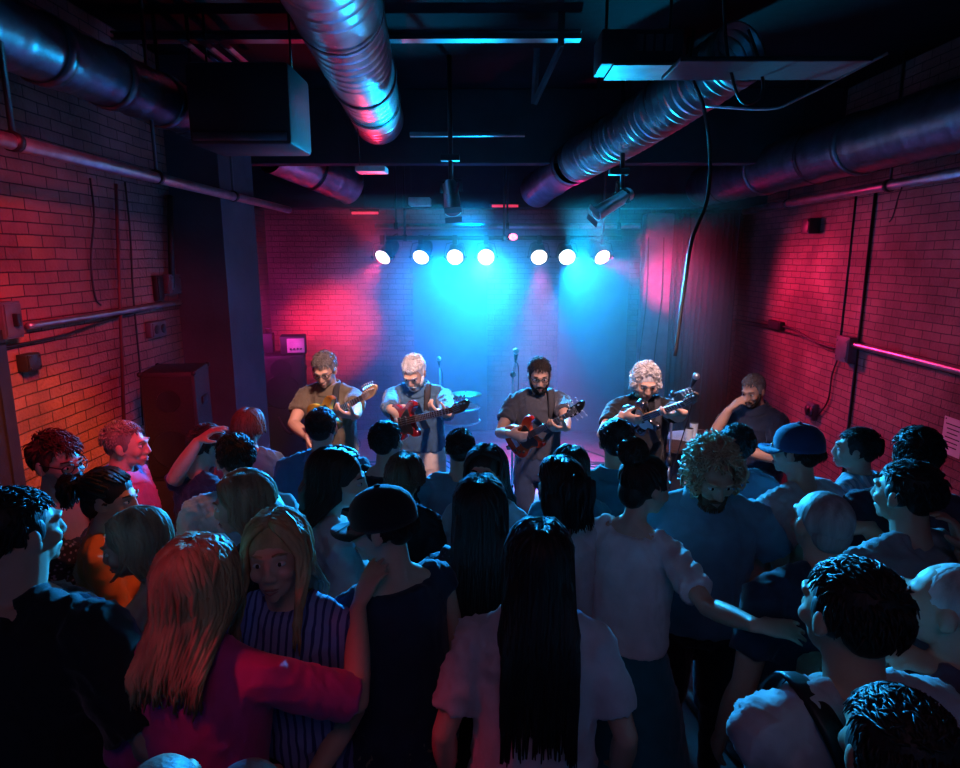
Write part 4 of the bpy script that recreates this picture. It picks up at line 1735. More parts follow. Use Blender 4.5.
# small drum with a cymbal
p = f(466, 452)
root = thing('snare_drum', 'small drum on a stand with a cymbal above it, behind the front row', 'drum', (p.x, 6.1, .012))
zt = at_y(464, 408, 6.1).z
mb = MB()
mb.tube([(0, 0, zt - .15), (0, 0, zt - .145), (0, 0, zt)], [.17, .185, .185], 28)
mb.build('drum_shell', mat('drum_shell_lacquer', (.45, .2, .3), .3, 0, .2, 9, .02), root, smooth='auto')
mb = MB()
for z in (zt - .14, zt - .005):
    mb.tube([(.19 * math.cos(a), .19 * math.sin(a), z) for a in [2 * PI * k / 28 for k in range(29)]], .009, 6)
mb.build('hoop', pipe_m, root)
mb = MB()
mb.tube([(0, 0, zt), (0, 0, zt + .004)], [.178, .176], 28)
mb.build('drum_head', mat('drum_skin', (.7, .68, .66), .5), root, smooth='auto')
mb = MB()
mb.cyl((0, 0, .12), (0, 0, zt - .16), .014, n=10)
mb.build('stand_pole', pipe_m, root)
for k in range(3):
    a = k * 2 * PI / 3 + 1
    mb = MB()
    mb.tube([(0, 0, .25), (.24 * math.cos(a), .24 * math.sin(a), .01)], .009, 8)
    mb.build('leg', pipe_m, root)
mb = MB()
mb.tube([(.05, .08, zt + .13), (.05, .08, zt + .115), (.05, .08, zt + .11)], [.015, .1, .16], 28)
c_ = mb.build('cymbal', mat('brass', (.7, .45, .15), .3, .9, .1, 20, .05), root)
mb = MB()
mb.cyl((.05, .24, zt - .1), (.05, .08, zt + .14), .007, n=8)
mb.build('cymbal_arm', pipe_m, root)

# tall stool with things on it, and the gear table
p = at_y(682, 458, 5.1)
root = thing('bar_stool', 'tall thin-legged stool standing right of the curly haired bassist', 'stool', (at_y(676, 420, 5.1).x, 5.1, .012))
zs = .92
mb = MB()
mb.tube([(0, 0, zs - .03), (0, 0, zs - .025), (0, 0, zs)], [.15, .16, .16], 28)
mb.build('seat', wood_dark, root, smooth='auto')
for k in range(4):
    a = k * PI / 2 + .5
    mb = MB()
    mb.tube([(.11 * math.cos(a), .11 * math.sin(a), zs - .03), (.22 * math.cos(a), .22 * math.sin(a), 0)], .011, 8)
    mb.build('leg', pipe_m, root)
mb = MB()
mb.tube([(.165 * math.cos(a), .165 * math.sin(a), zs * .5) for a in [2 * PI * k / 24 for k in range(25)]], .008, 6)
mb.build('foot_ring', pipe_m, root)

zt = .9
root = thing('gear_table', 'round topped gear table with pale top between the curly haired bassist and the seated musician', 'table', (at_y(716, 420, 5.3).x, 5.35, .012))
mb = MB()
rr = [( .46 * math.cos(a), .3 * math.sin(a)) for a in [2 * PI * k / 40 for k in range(40)]]
mb.prism(rr, zt - .03, zt)
mb.build('table_top', mat('table_laminate', (.42, .45, .5), .35, 0, .15, 6, .03), root, smooth='auto')
mb = MB()
rings = []
for z, s in ((zt - .03, 1.0), (zt - .2, 1.0), (.05, .96)):
    rings.append([(x * s * (1 + .03 * math.sin(i * 1.9)), y * s * (1 + .03 * math.sin(i * 1.9)), z) for i, (x, y) in enumerate(rr)])
mb.loft(rings)
mb.build('table_skirt', mat('black_cloth', (.02, .02, .028), .9), root)
tx, ty = root.location.x, root.location.y
root = thing('mixing_console', 'small mixing console lying on the gear table', 'mixing console', (tx + .1, ty - .02, zt + .012), R(8))
mb = MB()
mb.prism([(-.12, 0), (.12, 0), (.12, .06), (-.12, .03)], -.2, .2, Matrix.Rotation(PI / 2, 4, 'Z') @ Matrix.Rotation(PI / 2, 4, 'X'))
mb.build('console_case', black_paint, root, bevel=.004)
mb = MB()
for i in range(7):
    for j in range(3):
        mb.cyl((-.16 + .053 * i, -.07 + .06 * j, .03), (-.16 + .053 * i, -.07 + .06 * j, .068), .008, n=8)
mb.build('knob', pipe_m, root)
for i, (dx, dy, lab) in enumerate(((-.24, -.1, 'clear glass tumbler at the left end of the gear table'), (-.14, .08, 'clear glass tumbler behind the first one on the gear table'))):
    mb = MB()
    mb.tube([(0, 0, 0), (0, 0, .12), (0, 0, .12), (0, 0, .01)], [.03, .036, .033, .026], 16, cap=True)
    o = mb.build('glass_tumbler', mat('pale_glass', (.6, .7, .75), .1, 0, .05, 5, 0), smooth='auto', loc=(tx + dx, ty + dy, zt + .012))
    tag(o, lab, 'glass', 'tumblers on the gear table')
# cable lying about on the stage floor
rg = random.Random(3)
for i, (px, py) in enumerate(((300, 450), (330, 440), (375, 470), (600, 470), (690, 470), (560, 455))):
    c = at_z(px, py, .02)
    pts = [V((c.x + .5 * math.cos(t * .9 + i) + rg.gauss(0, .08), c.y + .35 * math.sin(t * 1.3 + i * 2) + rg.gauss(0, .08), .02 + .003 * (t % 2))) for t in range(9)]
    where = ('beside the wedge monitor', 'behind the olive shirted guitarist', 'in front of the white haired bassist', 'in front of the curly haired bassist', 'under the tall stool', 'right of the dark haired guitarist')[i]
    cable('floor_cable', f'black cable lying in loops on the stage carpet {where}', pts, .009, group='loose cables on the stage')
# cables festooned behind the left guitarist
cable('floor_cable', 'thick cable bundle looping from the big cabinet down behind the left guitarist', [V((-2.5, 7.5, .55)), V((-2.3, 7.3, .4)), V((-2.0, 7.2, .52)), V((-1.7, 7.3, .3)), V((-1.5, 7.4, .03)), V((-1.2, 7.2, .024))], .016)

# ---------------------------------------------------------------- guitars
def closed_curve(pts, sub=6):
    n = len(pts)
    P = [V((p[0], p[1], 0)) for p in pts]
    out = []
    for i in range(n):
        p0, p1, p2, p3 = P[i - 1], P[i], P[(i + 1) % n], P[(i + 2) % n]
        for k in range(sub):
            t = k / sub
            q = 0.5 * ((2 * p1) + (p2 - p0) * t + (2 * p0 - 5 * p1 + 4 * p2 - p3) * t * t + (3 * p1 - p0 - 3 * p2 + p3) * t ** 3)
            out.append((q.x, q.y))
    return out


BODY = [(-.215, 0), (-.203, .09), (-.15, .15), (-.07, .147), (0, .113), (.06, .116), (.12, .148), (.178, .142), (.205, .105), (.165, .08), (.122, .046), (.112, 0),
        (.12, -.046), (.14, -.078), (.168, -.105), (.152, -.138), (.1, -.14), (.05, -.113), (0, -.11), (-.07, -.143), (-.15, -.15), (-.203, -.09)]
GUARD = [(-.02, -.1), (-.06, -.05), (-.03, .03), (.03, .07), (.09, .09), (.105, .04), (.105, -.04), (.12, -.08), (.09, -.115), (.04, -.09)]


def guitar(label, pb, ph, length, facing, body_m, guard_m, neck_m, head_m, bass=False, strap_pts=None, k=None, hard=None):
    """pb: middle of the body, ph: tip of the headstock (world points)."""
    u = (ph - pb).normalized()
    w = ortho(u, V(facing))
    v = w.cross(u)
    full = .93 if bass else .76
    k = (ph - pb).length / full
    M = Matrix.Translation(pb) @ Matrix((u, v, w)).transposed().to_4x4() @ Matrix.Scale(k, 4)
    root = thing('electric_bass' if bass else 'electric_guitar', label, 'bass guitar' if bass else 'guitar', pb)
    T = Matrix.Translation(-pb) @ M
    out = closed_curve(BODY)
    mb = MB()
    rings = []
    for z, s in ((-.022, .95), (-.017, .985), (.0, 1), (.015, .985), (.021, .95)):
        rings.append([T @ V((x * s, y * s, z)) for x, y in out])
    mb.loft(rings)
    mb.build('guitar_body', body_m, root, smooth='auto')
    mb = MB()
    mb.prism(closed_curve(GUARD, 4), .0205, .0245, T)
    mb.build('pickguard', guard_m, root, smooth='auto')
    ne = .70 if bass else .56
    mb = MB()
    mb.tube([T @ V((.06, 0, .014)), T @ V((.13, 0, .012)), T @ V((ne, 0, .012))], [(.029 * k, .016 * k), (.028 * k, .016 * k), (.021 * k, .012 * k)], 12, ref=v)
    nk = mb.build('neck', neck_m, root)
    mb = MB()
    mb.add([(.07, -.027, .026), (ne, -.021, .024), (ne, .021, .024), (.07, .027, .026), (.07, -.027, .0315), (ne, -.021, .0285), (ne, .021, .0285), (.07, .027, .0315)],
           [(0, 3, 2, 1), (4, 5, 6, 7), (0, 1, 5, 4), (1, 2, 6, 5), (2, 3, 7, 6), (3, 0, 4, 7)], T)
    fb = mb.build('fretboard', mat('rosewood', (.05, .025, .015), .5, 0, .3, 20, .05, 60), nk, smooth=False)
    mb = MB()
    sc = (.62 if not bass else .80)
    for i in range(1, 18):
        x = ne - sc * (1 - 2 ** (-i / 12))
        if x < .09:
            break
        mb.box((x, 0, .031), (.003, .044, .004), T)
    mb.build('fret', pipe_m, nk, smooth=False)
    hs = [(ne - .01, -.022), (ne + .03, -.032), (ne + .12, -.026), (ne + .18, .01), (ne + .19, .034), (ne + .16, .05), (ne + .1, .044), (ne + .03, .04), (ne - .01, .022)]
    mb = MB()
    mb.prism(closed_curve(hs, 4), .002, .018, T)
    hd = mb.build('headstock', head_m, root, smooth='auto')
    nn = 4 if bass else 6
    for i in range(nn):
        mb = MB()
        if bass or True:
            x, y, s = ne + .03 + i * (.125 / (nn - 1)), .05 - .002 * abs(i - 2), 1
        if hard == 'both':
            x, y, s = ne + .035 + (i // 2) * .05, (.05 if i % 2 else -.042), (1 if i % 2 else -1)
        mb.cyl(T @ V((x, y - s * .012, .01)), T @ V((x, y + s * .022, .01)), .004 * k, n=8)
        mb.ball((x, y + s * .03, .01), (.013, .011, .006), T, 8, 6)
        mb.cyl(T @ V((x, y - s * .02, .016)), T @ V((x, y - s * .02, .032)), .006 * k, n=8)
        mb.build('tuning_peg', pipe_m, hd)
    for x in ((.055, -.03) if not bass else (.04, -.04)):
        mb = MB()
        mb.box((x, 0, .03), (.034, .076, .016), T)
        mb.build('pickup', BLACK, root, bevel=.003)
    mb = MB()
    mb.box((-.105, 0, .028), (.035, .085, .016), T)
    mb.build('bridge', pipe_m, root, bevel=.003)
    mb = MB()
    ns = 4 if bass else 6
    for i in range(ns):
        y = (i - (ns - 1) / 2) / (ns - 1)
        mb.tube([T @ V((-.105, y * .055, .038)), T @ V((ne, y * .036, .034)), T @ V((ne + .1, y * .04 + .01, .03))], .0012 * k, 4)
    mb.build('strings', pipe_m, root)
    for x, y in ((-.12, -.09), (-.075, -.105), (-.155, -.06)):
        mb = MB()
        mb.cyl(T @ V((x, y, .02)), T @ V((x, y, .04)), .011 * k, n=12)
        mb.build('knob', BLACK, root)
    if strap_pts:
        pts = [T @ V((.19, .115, 0))] + [p - pb for p in strap_pts] + [T @ V((-.216, 0, 0))]
        mb = MB()
        mb.tube(smooth_path(pts, 5), [(.026, .003)] * (5 * (len(pts) - 1) + 1), 6, ref=V((1, 0, .3)))
        mb.build('strap', mat('strap_webbing', (.03, .03, .035), .8), root)
    return u, v, w, k


def tip_point(pb, px, py, L):
    """point on the sight line of (px, py) at distance L from pb, the nearer one"""
    d = ray(px, py)
    o = CAMP - pb
    a, b, c = d.dot(d), 2 * d.dot(o), o.dot(o) - L * L
    D = b * b - 4 * a * c
    t = (-b - math.sqrt(D)) / (2 * a) if D > 0 else -b / (2 * a)
    return CAMP + d * t


def musician(key, px, py, H, face, label, Y, gb, gh, gL, glabel, gm, bass, fret=.42, rh=None, gfront=.24, hard=None, strap=True, **kw):
    """a standing player and the instrument slung in front; gb, gh: where body middle and headstock tip show"""
    pb = at_y(*gb, Y - gfront)
    ph = tip_point(pb, *gh, gL)
    u = (ph - pb).normalized()
    w = ortho(u, V((0, -1, .25)))
    v = w.cross(u)
    k = (ph - pb).length / (.93 if bass else .76)
    lw = pb + u * (fret * k) - v * .075 - w * .035
    arms = {'L': {'to': lw, 'd': v * .35 + w * .75 - u * .1, 'n': v * .8 - w * .35, 'curl': .62, 'pole': (-.35, -.5, -1), 'thumb': .2}}
    if rh is None:
        rw = pb - u * .055 + v * .075 + w * .06
        arms['R'] = {'to': rw, 'd': u * .75 - v * .62 - w * .12, 'n': -w, 'curl': .4, 'pole': (.8, -.3, -1.1)}
    else:
        arms['R'] = rh
    root, B, tw = person(key, px, py, H, face, label, arms=arms, group='musicians of the band on stage', fine=True, look=True, topz=.02, **kw)
    sp_ = [tw(B.sp(-.09, .14, 1.22)), tw(B.sp(-.095, .115, 1.38)), tw(B.sp(-.085, .02, 1.515)), tw(B.sp(-.06, -.11, 1.44)), tw(B.sp(.06, -.15, 1.25)), tw(B.sp(.17, -.09, 1.1)), tw(B.sp(.2, .05, 1.05))] if strap else None
    guitar(glabel, pb, ph, gL, (0, -1, .25), gm[0], gm[1], gm[2], gm[3], bass, sp_, hard=hard)


def sunburst(name, a, b):
    m, nt, bs = new_mat(name)
    N, L = nt.nodes, nt.links
    tc = N.new('ShaderNodeTexCoord')
    nz = N.new('ShaderNodeTexNoise')
    nz.inputs['Scale'].default_value = 4
    L.new(tc.outputs['Object'], nz.inputs['Vector'])
    gr = N.new('ShaderNodeVectorMath')
    gr.operation = 'LENGTH'
    L.new(tc.outputs['Object'], gr.inputs[0])
    ma = N.new('ShaderNodeMath')
    ma.operation = 'MULTIPLY_ADD'
    ma.inputs[1].default_value = .12
    L.new(nz.outputs['Fac'], ma.inputs[0])
    L.new(gr.outputs['Value'], ma.inputs[2])
    cr = N.new('ShaderNodeValToRGB')
    cr.color_ramp.elements[0].position = .1
    cr.color_ramp.elements[0].color = (*a, 1)
    cr.color_ramp.elements[1].position = .24
    cr.color_ramp.elements[1].color = (*b, 1)
    L.new(ma.outputs[0], cr.inputs['Fac'])
    L.new(cr.outputs['Color'], bs.inputs['Base Color'])
    bs.inputs['Roughness'].default_value = .2
    bs.inputs['Coat Weight'].default_value = .6
    return m


maple = mat('maple', (.62, .38, .17), .35, 0, .2, 12, .03, 60, stretch=(1, 6, 1))
walnut = mat('walnut', (.12, .06, .03), .4, 0, .3, 12, .03, 60)
cherry = sunburst('cherry_burst', (.75, .12, .03), (.42, .01, .01))
amber = sunburst('amber_burst', (.85, .6, .08), (.25, .08, .02))
wine = sunburst('wine_red', (.42, .02, .03), (.16, .008, .015))
black_gloss = mat('black_lacquer', (.015, .015, .018), .2, 0, .1, 5, 0, coat=.5)
pearl = mat('pearl_white', (.6, .58, .56), .3, 0, .1, 12, 0)

musician('M1', 322, 355, 1.77, 168, 'guitarist in an olive short sleeved shirt, leftmost of the band, right arm hanging down', 4.38, (325, 417), (380, 389), .6,
         'sunburst electric guitar with a bright maple headstock held by the olive shirted guitarist', (amber, BLACK, maple, maple), False, fret=.3,
         rh={'to': at_y(308, 437, 4.3), 'd': (.15, -.1, -1), 'n': (1, 0, 0), 'curl': .5, 'pole': (1, -.5, 0)},
         hair='short', hcol='pepper', top=('shirt', 'olive', {'hem': .96}), low=('trousers', 'jeans'), tone='a', hpitch=22, hyaw=8, w=1.06, lean=5, glasses=True)
musician('M2', 411, 359, 1.77, 172, 'white haired bassist in a dark blue long sleeved shirt and cream trousers, looking down', 4.2, (406, 421), (474, 405), .74,
         'wine red electric bass held by the white haired bassist', (wine, BLACK, walnut, walnut), True, fret=.5,
         hair='short', hcol='white', top=('shirt', 'blue', {'sleeve': 1.8, 'hem': 1.0}), low=('trousers', 'cream'), tone='d', hpitch=30, hyaw=-4, w=1.08, lean=8, beard=('white', .85), hopt={'L': .028})
musician('M3', 540, 360, 1.72, 176, 'dark haired bearded guitarist in a grey t-shirt playing a cherry red guitar', 4.5, (525, 437), (588, 404), .62,
         'cherry red electric guitar held by the dark haired guitarist in the grey t-shirt', (cherry, BLACK, walnut, black_gloss), False, fret=.4, hard='both',
         hair='short', hcol='dark', top=('tee', 'charcoal', {'hem': .98}), low=('trousers', 'denim'), tone='a', hpitch=16, hyaw=4, w=1.0, lean=2, beard=('dark', .9), glasses=True, hopt={'top': 1.06})
musician('M4', 648, 366, 1.74, 172, 'bassist with long curly grey hair in a black shirt and faded jeans, right of centre', 4.25, (641, 418), (704, 395), .72,
         'black electric bass with a pale pickguard held by the curly haired bassist', (black_gloss, pearl, maple, walnut), True, fret=.5,
         hair='curly', hcol='silver', top=('shirt', 'black', {'hem': .98}), low=('trousers', 'jeans'), tone='a', hpitch=20, hyaw=6, w=1.02, lean=6, hopt={'size': 1.16, 'n': 760, 'low': -1.25, 'gap': 50, 'tail': .09})
# seated musician at the right
SEAT = .70
root, B5, tw5 = person('M5', 752, 376, 1.70, 122, 'seated musician in an open dark shirt, one hand raised to his face',
                       w=1.12, sit=SEAT, lean=10, hpitch=14, hyaw=10, hair='short', hcol='pepper', top=('shirt', 'navy'), low=('trousers', 'denim'), tone='a', look=True, beard=('dark', .8),
                       arms={'R': {'to': (.075, .31, 1.35), 'local': True, 'd': (-.45, -.25, .6), 'n': (-.6, -.8, 0), 'curl': .5, 'pole': (.35, .5, -1)},
                             'L': {'to': (-.06, .33, 1.06), 'local': True, 'd': (.8, .4, -.1), 'n': (.2, -.2, -1), 'curl': .4, 'pole': (-1, -.5, -.3)}},
                       group='musicians of the band on stage', hopt={'L': .022}, fine=True, topz=.02)
o = thing('bar_stool', 'tall stool the seated musician sits on at the right of the stage', 'stool', (root.location.x, root.location.y, .012))
mb = MB()
mb.tube([(0, 0, SEAT - .075), (0, 0, SEAT - .07), (0, 0, SEAT - .025), (0, 0, SEAT - .02)], [.16, .17, .17, .15], 28)
mb.build('seat', wood_dark, o, smooth='auto')
for k in range(4):
    a = k * PI / 2 + .8
    mb = MB()
    mb.tube([(.12 * math.cos(a), .12 * math.sin(a), SEAT - .07), (.22 * math.cos(a), .22 * math.sin(a), 0)], .013, 8)
    mb.build('leg', pipe_m, o)
mb = MB()
mb.tube([(.18 * math.cos(a), .18 * math.sin(a), .27) for a in [2 * PI * k / 24 for k in range(25)]], .009, 6)
mb.build('foot_ring', pipe_m, o)
# ---------------------------------------------------------------- the audience
def Q(px, py, y):
    return at_y(px, py, y)


DN = (0, 0, -1)
# back row, nearest the stage
person('A2', 321, 407, 1.65, 4, 'broad man in a dark blue polo shirt seen from behind, before the olive shirted guitarist',
       w=1.12, hair='short', hcol='dark', top=('polo', 'blue'), tone='a', hyaw=-8, hopt={'L': .025})
person('A1', 248, 408, 1.57, 10, 'person with wavy brown hair to the nape in a grey-blue t-shirt, standing nearest the pillar', sex='f', w=1.05, hair='bob', hcol='brown',
       top=('tee', 'bluegrey'), hyaw=-20, hopt={'L': .05, 'part': .1})
person('A5', 386, 421, 1.60, -12, 'person with cropped black hair and bare neck, before the white haired bassist', w=.98, hair='short', hcol='black',
       top=('scoop', 'black'), tone='b', hyaw=-12, hopt={'top': 1.1, 'messy': .7})
person('A7', 460, 428, 1.57, 3, 'dark haired man in a blue-grey t-shirt seen from behind below the tall microphone stand', w=1.12, hair='short', hcol='dark', top=('tee', 'bluegrey'), tone='b', hopt={'L': .02})
person('A10', 617, 419, 1.66, 0, 'broad man in a teal collared shirt seen from behind, before the curly haired bassist', w=1.12, hair='short', hcol='black',
       top=('polo', 'teal'), tone='b', hopt={'top': 1.1, 'messy': .25})
person('A9', 571, 446, 1.57, -6, 'long haired woman seen from behind, half hidden left of the broad man in teal', sex='f', hair='long', hcol='dark', top=('tee', 'teal'), hopt={'L': .3, 'part': .05})
person('A8', 486, 446, 1.64, 160, 'long dark haired woman in a grey t-shirt who turns her back on the stage', sex='f', hair='long', hcol='dark', top=('tee', 'grey'), look=True, tone='d',
       hyaw=6, hpitch=-4, hopt={'L': .32, 'part': .0, 'face_gap': 60, 'front': False})
person('A13', 738, 424, 1.61, 4, 'short haired person in a grey t-shirt just behind the man with wild blond curls', hair='short', hcol='black', top=('tee', 'bluegrey'), tone='b', hopt={'top': 1.06})
person('A15', 801, 426, 1.70, 26, 'man in a blue baseball cap, glasses and a pale grey t-shirt', w=1.05, hair='short', hcol='dark', top=('tee', 'paleg'), glasses=True, tone='a',
       hyaw=18, cap={'col': 'capblue', 'yaw': 0}, hopt={'under': True}, look=True)
person('A16', 860, 428, 1.60, 30, 'dark haired man in profile wearing a light blue striped shirt, near the right wall', w=1.1, hair='short', hcol='black', top=('shirt', 'stripe'), tone='a', hyaw=30, look=True, hopt={'messy': .7})
person('A17', 921, 428, 1.74, -18, 'man with bushy black hair in a dark purple shirt, standing against the right wall', w=1.1, hair='short', hcol='black', top=('tee', 'plum'), tone='c', hyaw=-6, hopt={'top': 1.14, 'messy': .9, 'L': .045, 'n': 700})
p4 = 2.76
person('A3', 213, 425, 1.60, -38, 'man in a dark navy t-shirt holding one raised hand on top of his bowed head', w=1.0, hair='short', hcol='dark', top=('tee', 'navy'), tone='b', hpitch=20, hyaw=-12,
       arms={'L': {'to': Q(199, 440, 3.02), 'd': (.75, .1, .5), 'n': (.45, .2, -.9), 'curl': .3, 'spread': .45, 'pole': (-.7, 0, -1), 'polelocal': False}}, fine=True)
person('A4', 233, 433, 1.68, 14, 'black haired man in a light t-shirt right of the man with the raised hand', w=1.05, hair='short', hcol='black', top=('tee', 'sky'), tone='b', hyaw=22, hpitch=8, hopt={'L': .028})

# left side
person('A34', 56, 433, 1.74, -104, 'woman with short auburn hair, glasses and a dotted tank top by the left wall', sex='f', w=1.02, hair='short', hcol='auburn', top=('tank', 'dotted'), tone='d', glasses=True,
       look=True, hyaw=-4, hpitch=8, hopt={'L': .045, 'messy': .2, 'n': 500}, fine=True,
       arms={'R': {'to': (.02, .27, 1.1), 'local': True, 'd': (-.9, .25, .1), 'n': (0, -.5, -1), 'curl': .5, 'pole': (.6, -.8, -.6)}, 'L': {'to': (-.02, .3, 1.04), 'local': True, 'd': (.9, .2, .1), 'n': (0, -.5, -1), 'curl': .5, 'pole': (-.6, -.8, -.6)}})
person('A35', 124, 421, 1.66, -82, 'man with short grey hair in a pink shirt, in profile by the left wall', w=1.1, hair='short', hcol='pepper', hopt={'L': .02}, top=('shirt', 'pink'), low=('trousers', 'khaki'), tone='a', look=True, hyaw=0, hpitch=4, fine=True)
person('A33', 110, 468, 1.65, -66, 'dark haired woman in a bright orange top, behind the woman with the fair bob', sex='f', hair='pony', hcol='dark', top=('tee', 'orange', {'sleeve': 1.7}), tone='a', look=True, hyaw=-24, hpitch=8,
       arms={'R': {'to': (.0, .25, 1.12), 'local': True, 'd': (-.8, .3, .2), 'n': (0, -.5, -1), 'curl': .5, 'pole': (.8, -.4, -.8)}}, hopt={'L': .12})
person('A32', 124, 512, 1.62, 80, 'woman with a fair bob and bare shoulders in a rose top', sex='f', hair='bob', hcol='ash', top=('strapless', 'rose'), tone='a', look=True, hyaw=24, hpitch=14, w=.98, hopt={'L': .11, 'n': 240, 'face_gap': 74})
person('A29', 236, 473, 1.66, 74, 'woman with shoulder length blond hair in a black lace top, in profile to the left', sex='f', hair='long', hcol='ash', top=('tee', 'lace'), tone='d', look=True, hyaw=22, hpitch=10, hopt={'L': .2, 'part': -.1, 'n': 240, 'front': False, 'face_gap': 72, 'spread': .8})
person('A27', 341, 449, 1.72, -62, 'woman with loose dark hair and a pale t-shirt, in profile to the right', sex='f', hair='long', hcol='dark', top=('tee', 'pale', {'sleeve': .7}), tone='d', look=True, hyaw=-26, hpitch=8, hopt={'L': .17, 'part': .0, 'n': 220, 'front': False, 'face_gap': 75, 'spread': .7})
person('A6', 405, 453, 1.57, -14, 'person with a brown bowl-shaped bob in a dark top, behind the black baseball cap', sex='f', hair='bob', hcol='brown', top=('tee', 'black'), hopt={'L': .035, 'face_gap': 70, 'n': 240})
person('A26', 379, 490, 1.72, 38, 'person in a black baseball cap and glasses with a dark sleeveless top, head turned left', sex='f', w=1.12, hair='short', hcol='black', top=('scoop', 'navy', {'sleeve': .12}), low=('trousers', 'khaki'), tone='d',
       glasses=True, look=True, hyaw=44, hpitch=8, cap={'col': 'black', 'tilt': -2}, hopt={'under': True}, fine=True)
person('A28', 273, 513, 1.72, 176, 'blond woman facing the camera with eyes lowered, in a blue streaked top', sex='f', hair='long', hcol='blond', top=('tee', 'streaked'), low=('trousers', 'black'), tone='d', look=True, hyaw=8, hpitch=-6, hroll=4, fine=True,
       hopt={'L': .24, 'part': .0, 'face_gap': 56, 'n': 260}, arms={'L': {'to': (-.1, .2, 1.0), 'local': True, 'd': (.8, .4, .1), 'n': (0, -1, 0), 'curl': .4}})

# centre
person('A24', 480, 476, 1.68, 0, 'woman with long straight black hair over a black lace top, seen from behind', sex='f', w=1.02, hair='long', hcol='black', top=('tee', 'lace', {'sleeve': .4}), low=('skirt', 'black', .55), tone='d',
       hopt={'L': .44, 'part': .02, 'n': 320, 'wave': .006, 'front': False, 'spread': 1.05},
       arms={'L': {'to': (-.24, .16, 1.12), 'local': True, 'pole': (-1, -.5, -.4)}, 'R': {'to': (.22, .22, 1.12), 'local': True, 'pole': (1, -.5, -.4)}})
person('A11', 560, 456, 1.66, 10, 'woman with dark hair half tied up over a pale t-shirt, seen from behind', sex='f', hair='pony', hcol='black', top=('tee', 'pale'), tone='d', hyaw=14, hopt={'L': .22, 'high': .35, 'half': True})
person('A12', 651, 456, 1.69, -42, 'woman with a dark bun in a white top and teal skirt, one arm stretched out', sex='f', hair='bun', hcol='dark', top=('scoop', 'white', {'sleeve': .75, 'hem': .97}), low=('skirt', 'tealskirt', .6), tone='d',
       look=True, hyaw=-26, hpitch=12, fine=True, arms={'R': {'to': Q(757, 626, 1.74), 'd': (.95, -.1, -.05), 'n': (-.1, .3, -1), 'curl': .2, 'spread': .4, 'pole': (-.2, 0, -1), 'polelocal': False}})
person('A14', 719, 448, 1.69, 168, 'big man with wild blond curls and a beard, his back to the stage', w=1.22, hair='curly', hcol='sandy', top=('polo', 'bluegrey'), low=('trousers', 'black'), tone='b', look=True, hpitch=24, hyaw=14,
       beard=('brown', 1.05), hopt={'size': 1.36, 'n': 820, 'low': -.5, 'gap': 48}, hs=1.1, fine=True,
       arms={'L': {'to': Q(815, 532, 2.42), 'd': (.35, -.1, .9), 'n': (-.9, .2, .3), 'curl': .35, 'spread': .3, 'pole': (-.2, 0, -1)}})
# right side
person('A19', 826, 488, 1.72, 8, 'man with a closely shaved grey head in a dark blue t-shirt', w=1.1, hair='buzz', hcol='grey', top=('tee', 'navy'), tone='a', hyaw=0, look=False)
person('A18', 912, 461, 1.74, 18, 'man with thick black hair in a dusky grey t-shirt near the right edge, arms lifted', w=1.15, hair='short', hcol='black', top=('tee', 'grey', {'sleeve': .8}), tone='a', hyaw=10, hopt={'top': 1.09, 'L': .034, 'messy': .35}, fine=True,
       arms={'L': {'to': Q(868, 527, 2.35), 'd': (-.8, .3, -.2), 'n': (.1, .3, -1), 'curl': .5, 'spread': .2, 'pole': (-.4, -1, -.5)},
             'R': {'to': Q(962, 548, 2.0), 'd': (-.35, .1, .9), 'n': (-.8, .3, -.2), 'curl': .5, 'pole': (.6, -.3, -1)}})
person('A21', 958, 561, 1.71, 44, 'man with short grey hair cut off by the right edge, one hand on his shoulder', w=1.0, hair='buzz', hcol='silver', top=('tee', 'plum'), tone='a', hyaw=10, look=True, fine=True,
       arms={'L': {'to': Q(940, 668, 1.42), 'd': (-.75, .1, .25), 'n': (.2, .3, -1), 'curl': .45, 'spread': .25, 'pole': (-.4, -1, -.6)}})
person('A20', 858, 561, 1.80, 10, 'black haired man in a pale grey t-shirt wearing a rucksack on one shoulder', w=1.12, hair='short', hcol='black', top=('tee', 'paleg'), tone='a', hyaw=8, hopt={'top': 1.08, 'L': .034, 'n': 800, 'messy': .3}, fine=True,
       arms={'L': {'to': Q(805, 694, 1.72), 'd': (.05, .1, .95), 'n': (.9, .2, -.1), 'curl': .8, 'pole': (-.6, -.4, -1)}})
person('A22', 905, 694, 1.70, 2, 'dark haired person in black at the bottom right corner behind the rucksack wearer', w=1.05, hair='short', hcol='black', top=('tee', 'black'), tone='b', hopt={'top': 1.06, 'L': .034, 'n': 800, 'messy': .3})
# foreground, left and centre
person('A25', 541, 521, 1.71, -2, 'broad woman with black hair down to the waist of a pale rose t-shirt', sex='f', w=1.14, hair='long', hcol='black', top=('tee', 'pale', {'sleeve': .72}), low=('trousers', 'black'), tone='d', hroll=3,
       hopt={'L': .5, 'part': .05, 'n': 380, 'wave': .01, 'front': False, 'spread': 1.2, 'r': .011}, arms={'L': {'to': (-.27, .05, .90), 'local': True, 'pole': (-.5, -1, 0)}, 'R': {'to': (.27, .06, .90), 'local': True, 'pole': (.5, -1, 0)}})
person('A30', 195, 537, 1.74, -10, 'blond woman in a magenta dress, one hand on the shoulder of the black capped person', sex='f', w=1.1, hair='long', hcol='blond', top=('dress', 'magenta', {'sleeve': .95}), tone='a', hyaw=0, fine=True,
       hopt={'L': .25, 'part': .05, 'n': 330, 'wave': .014, 'front': False, 'spread': .6}, arms={'R': {'to': Q(358, 606, 1.74), 'd': (.35, .35, .75), 'n': (.55, .6, -.5), 'curl': .25, 'spread': .25, 'pole': (.9, .1, -1), 'polelocal': False}})
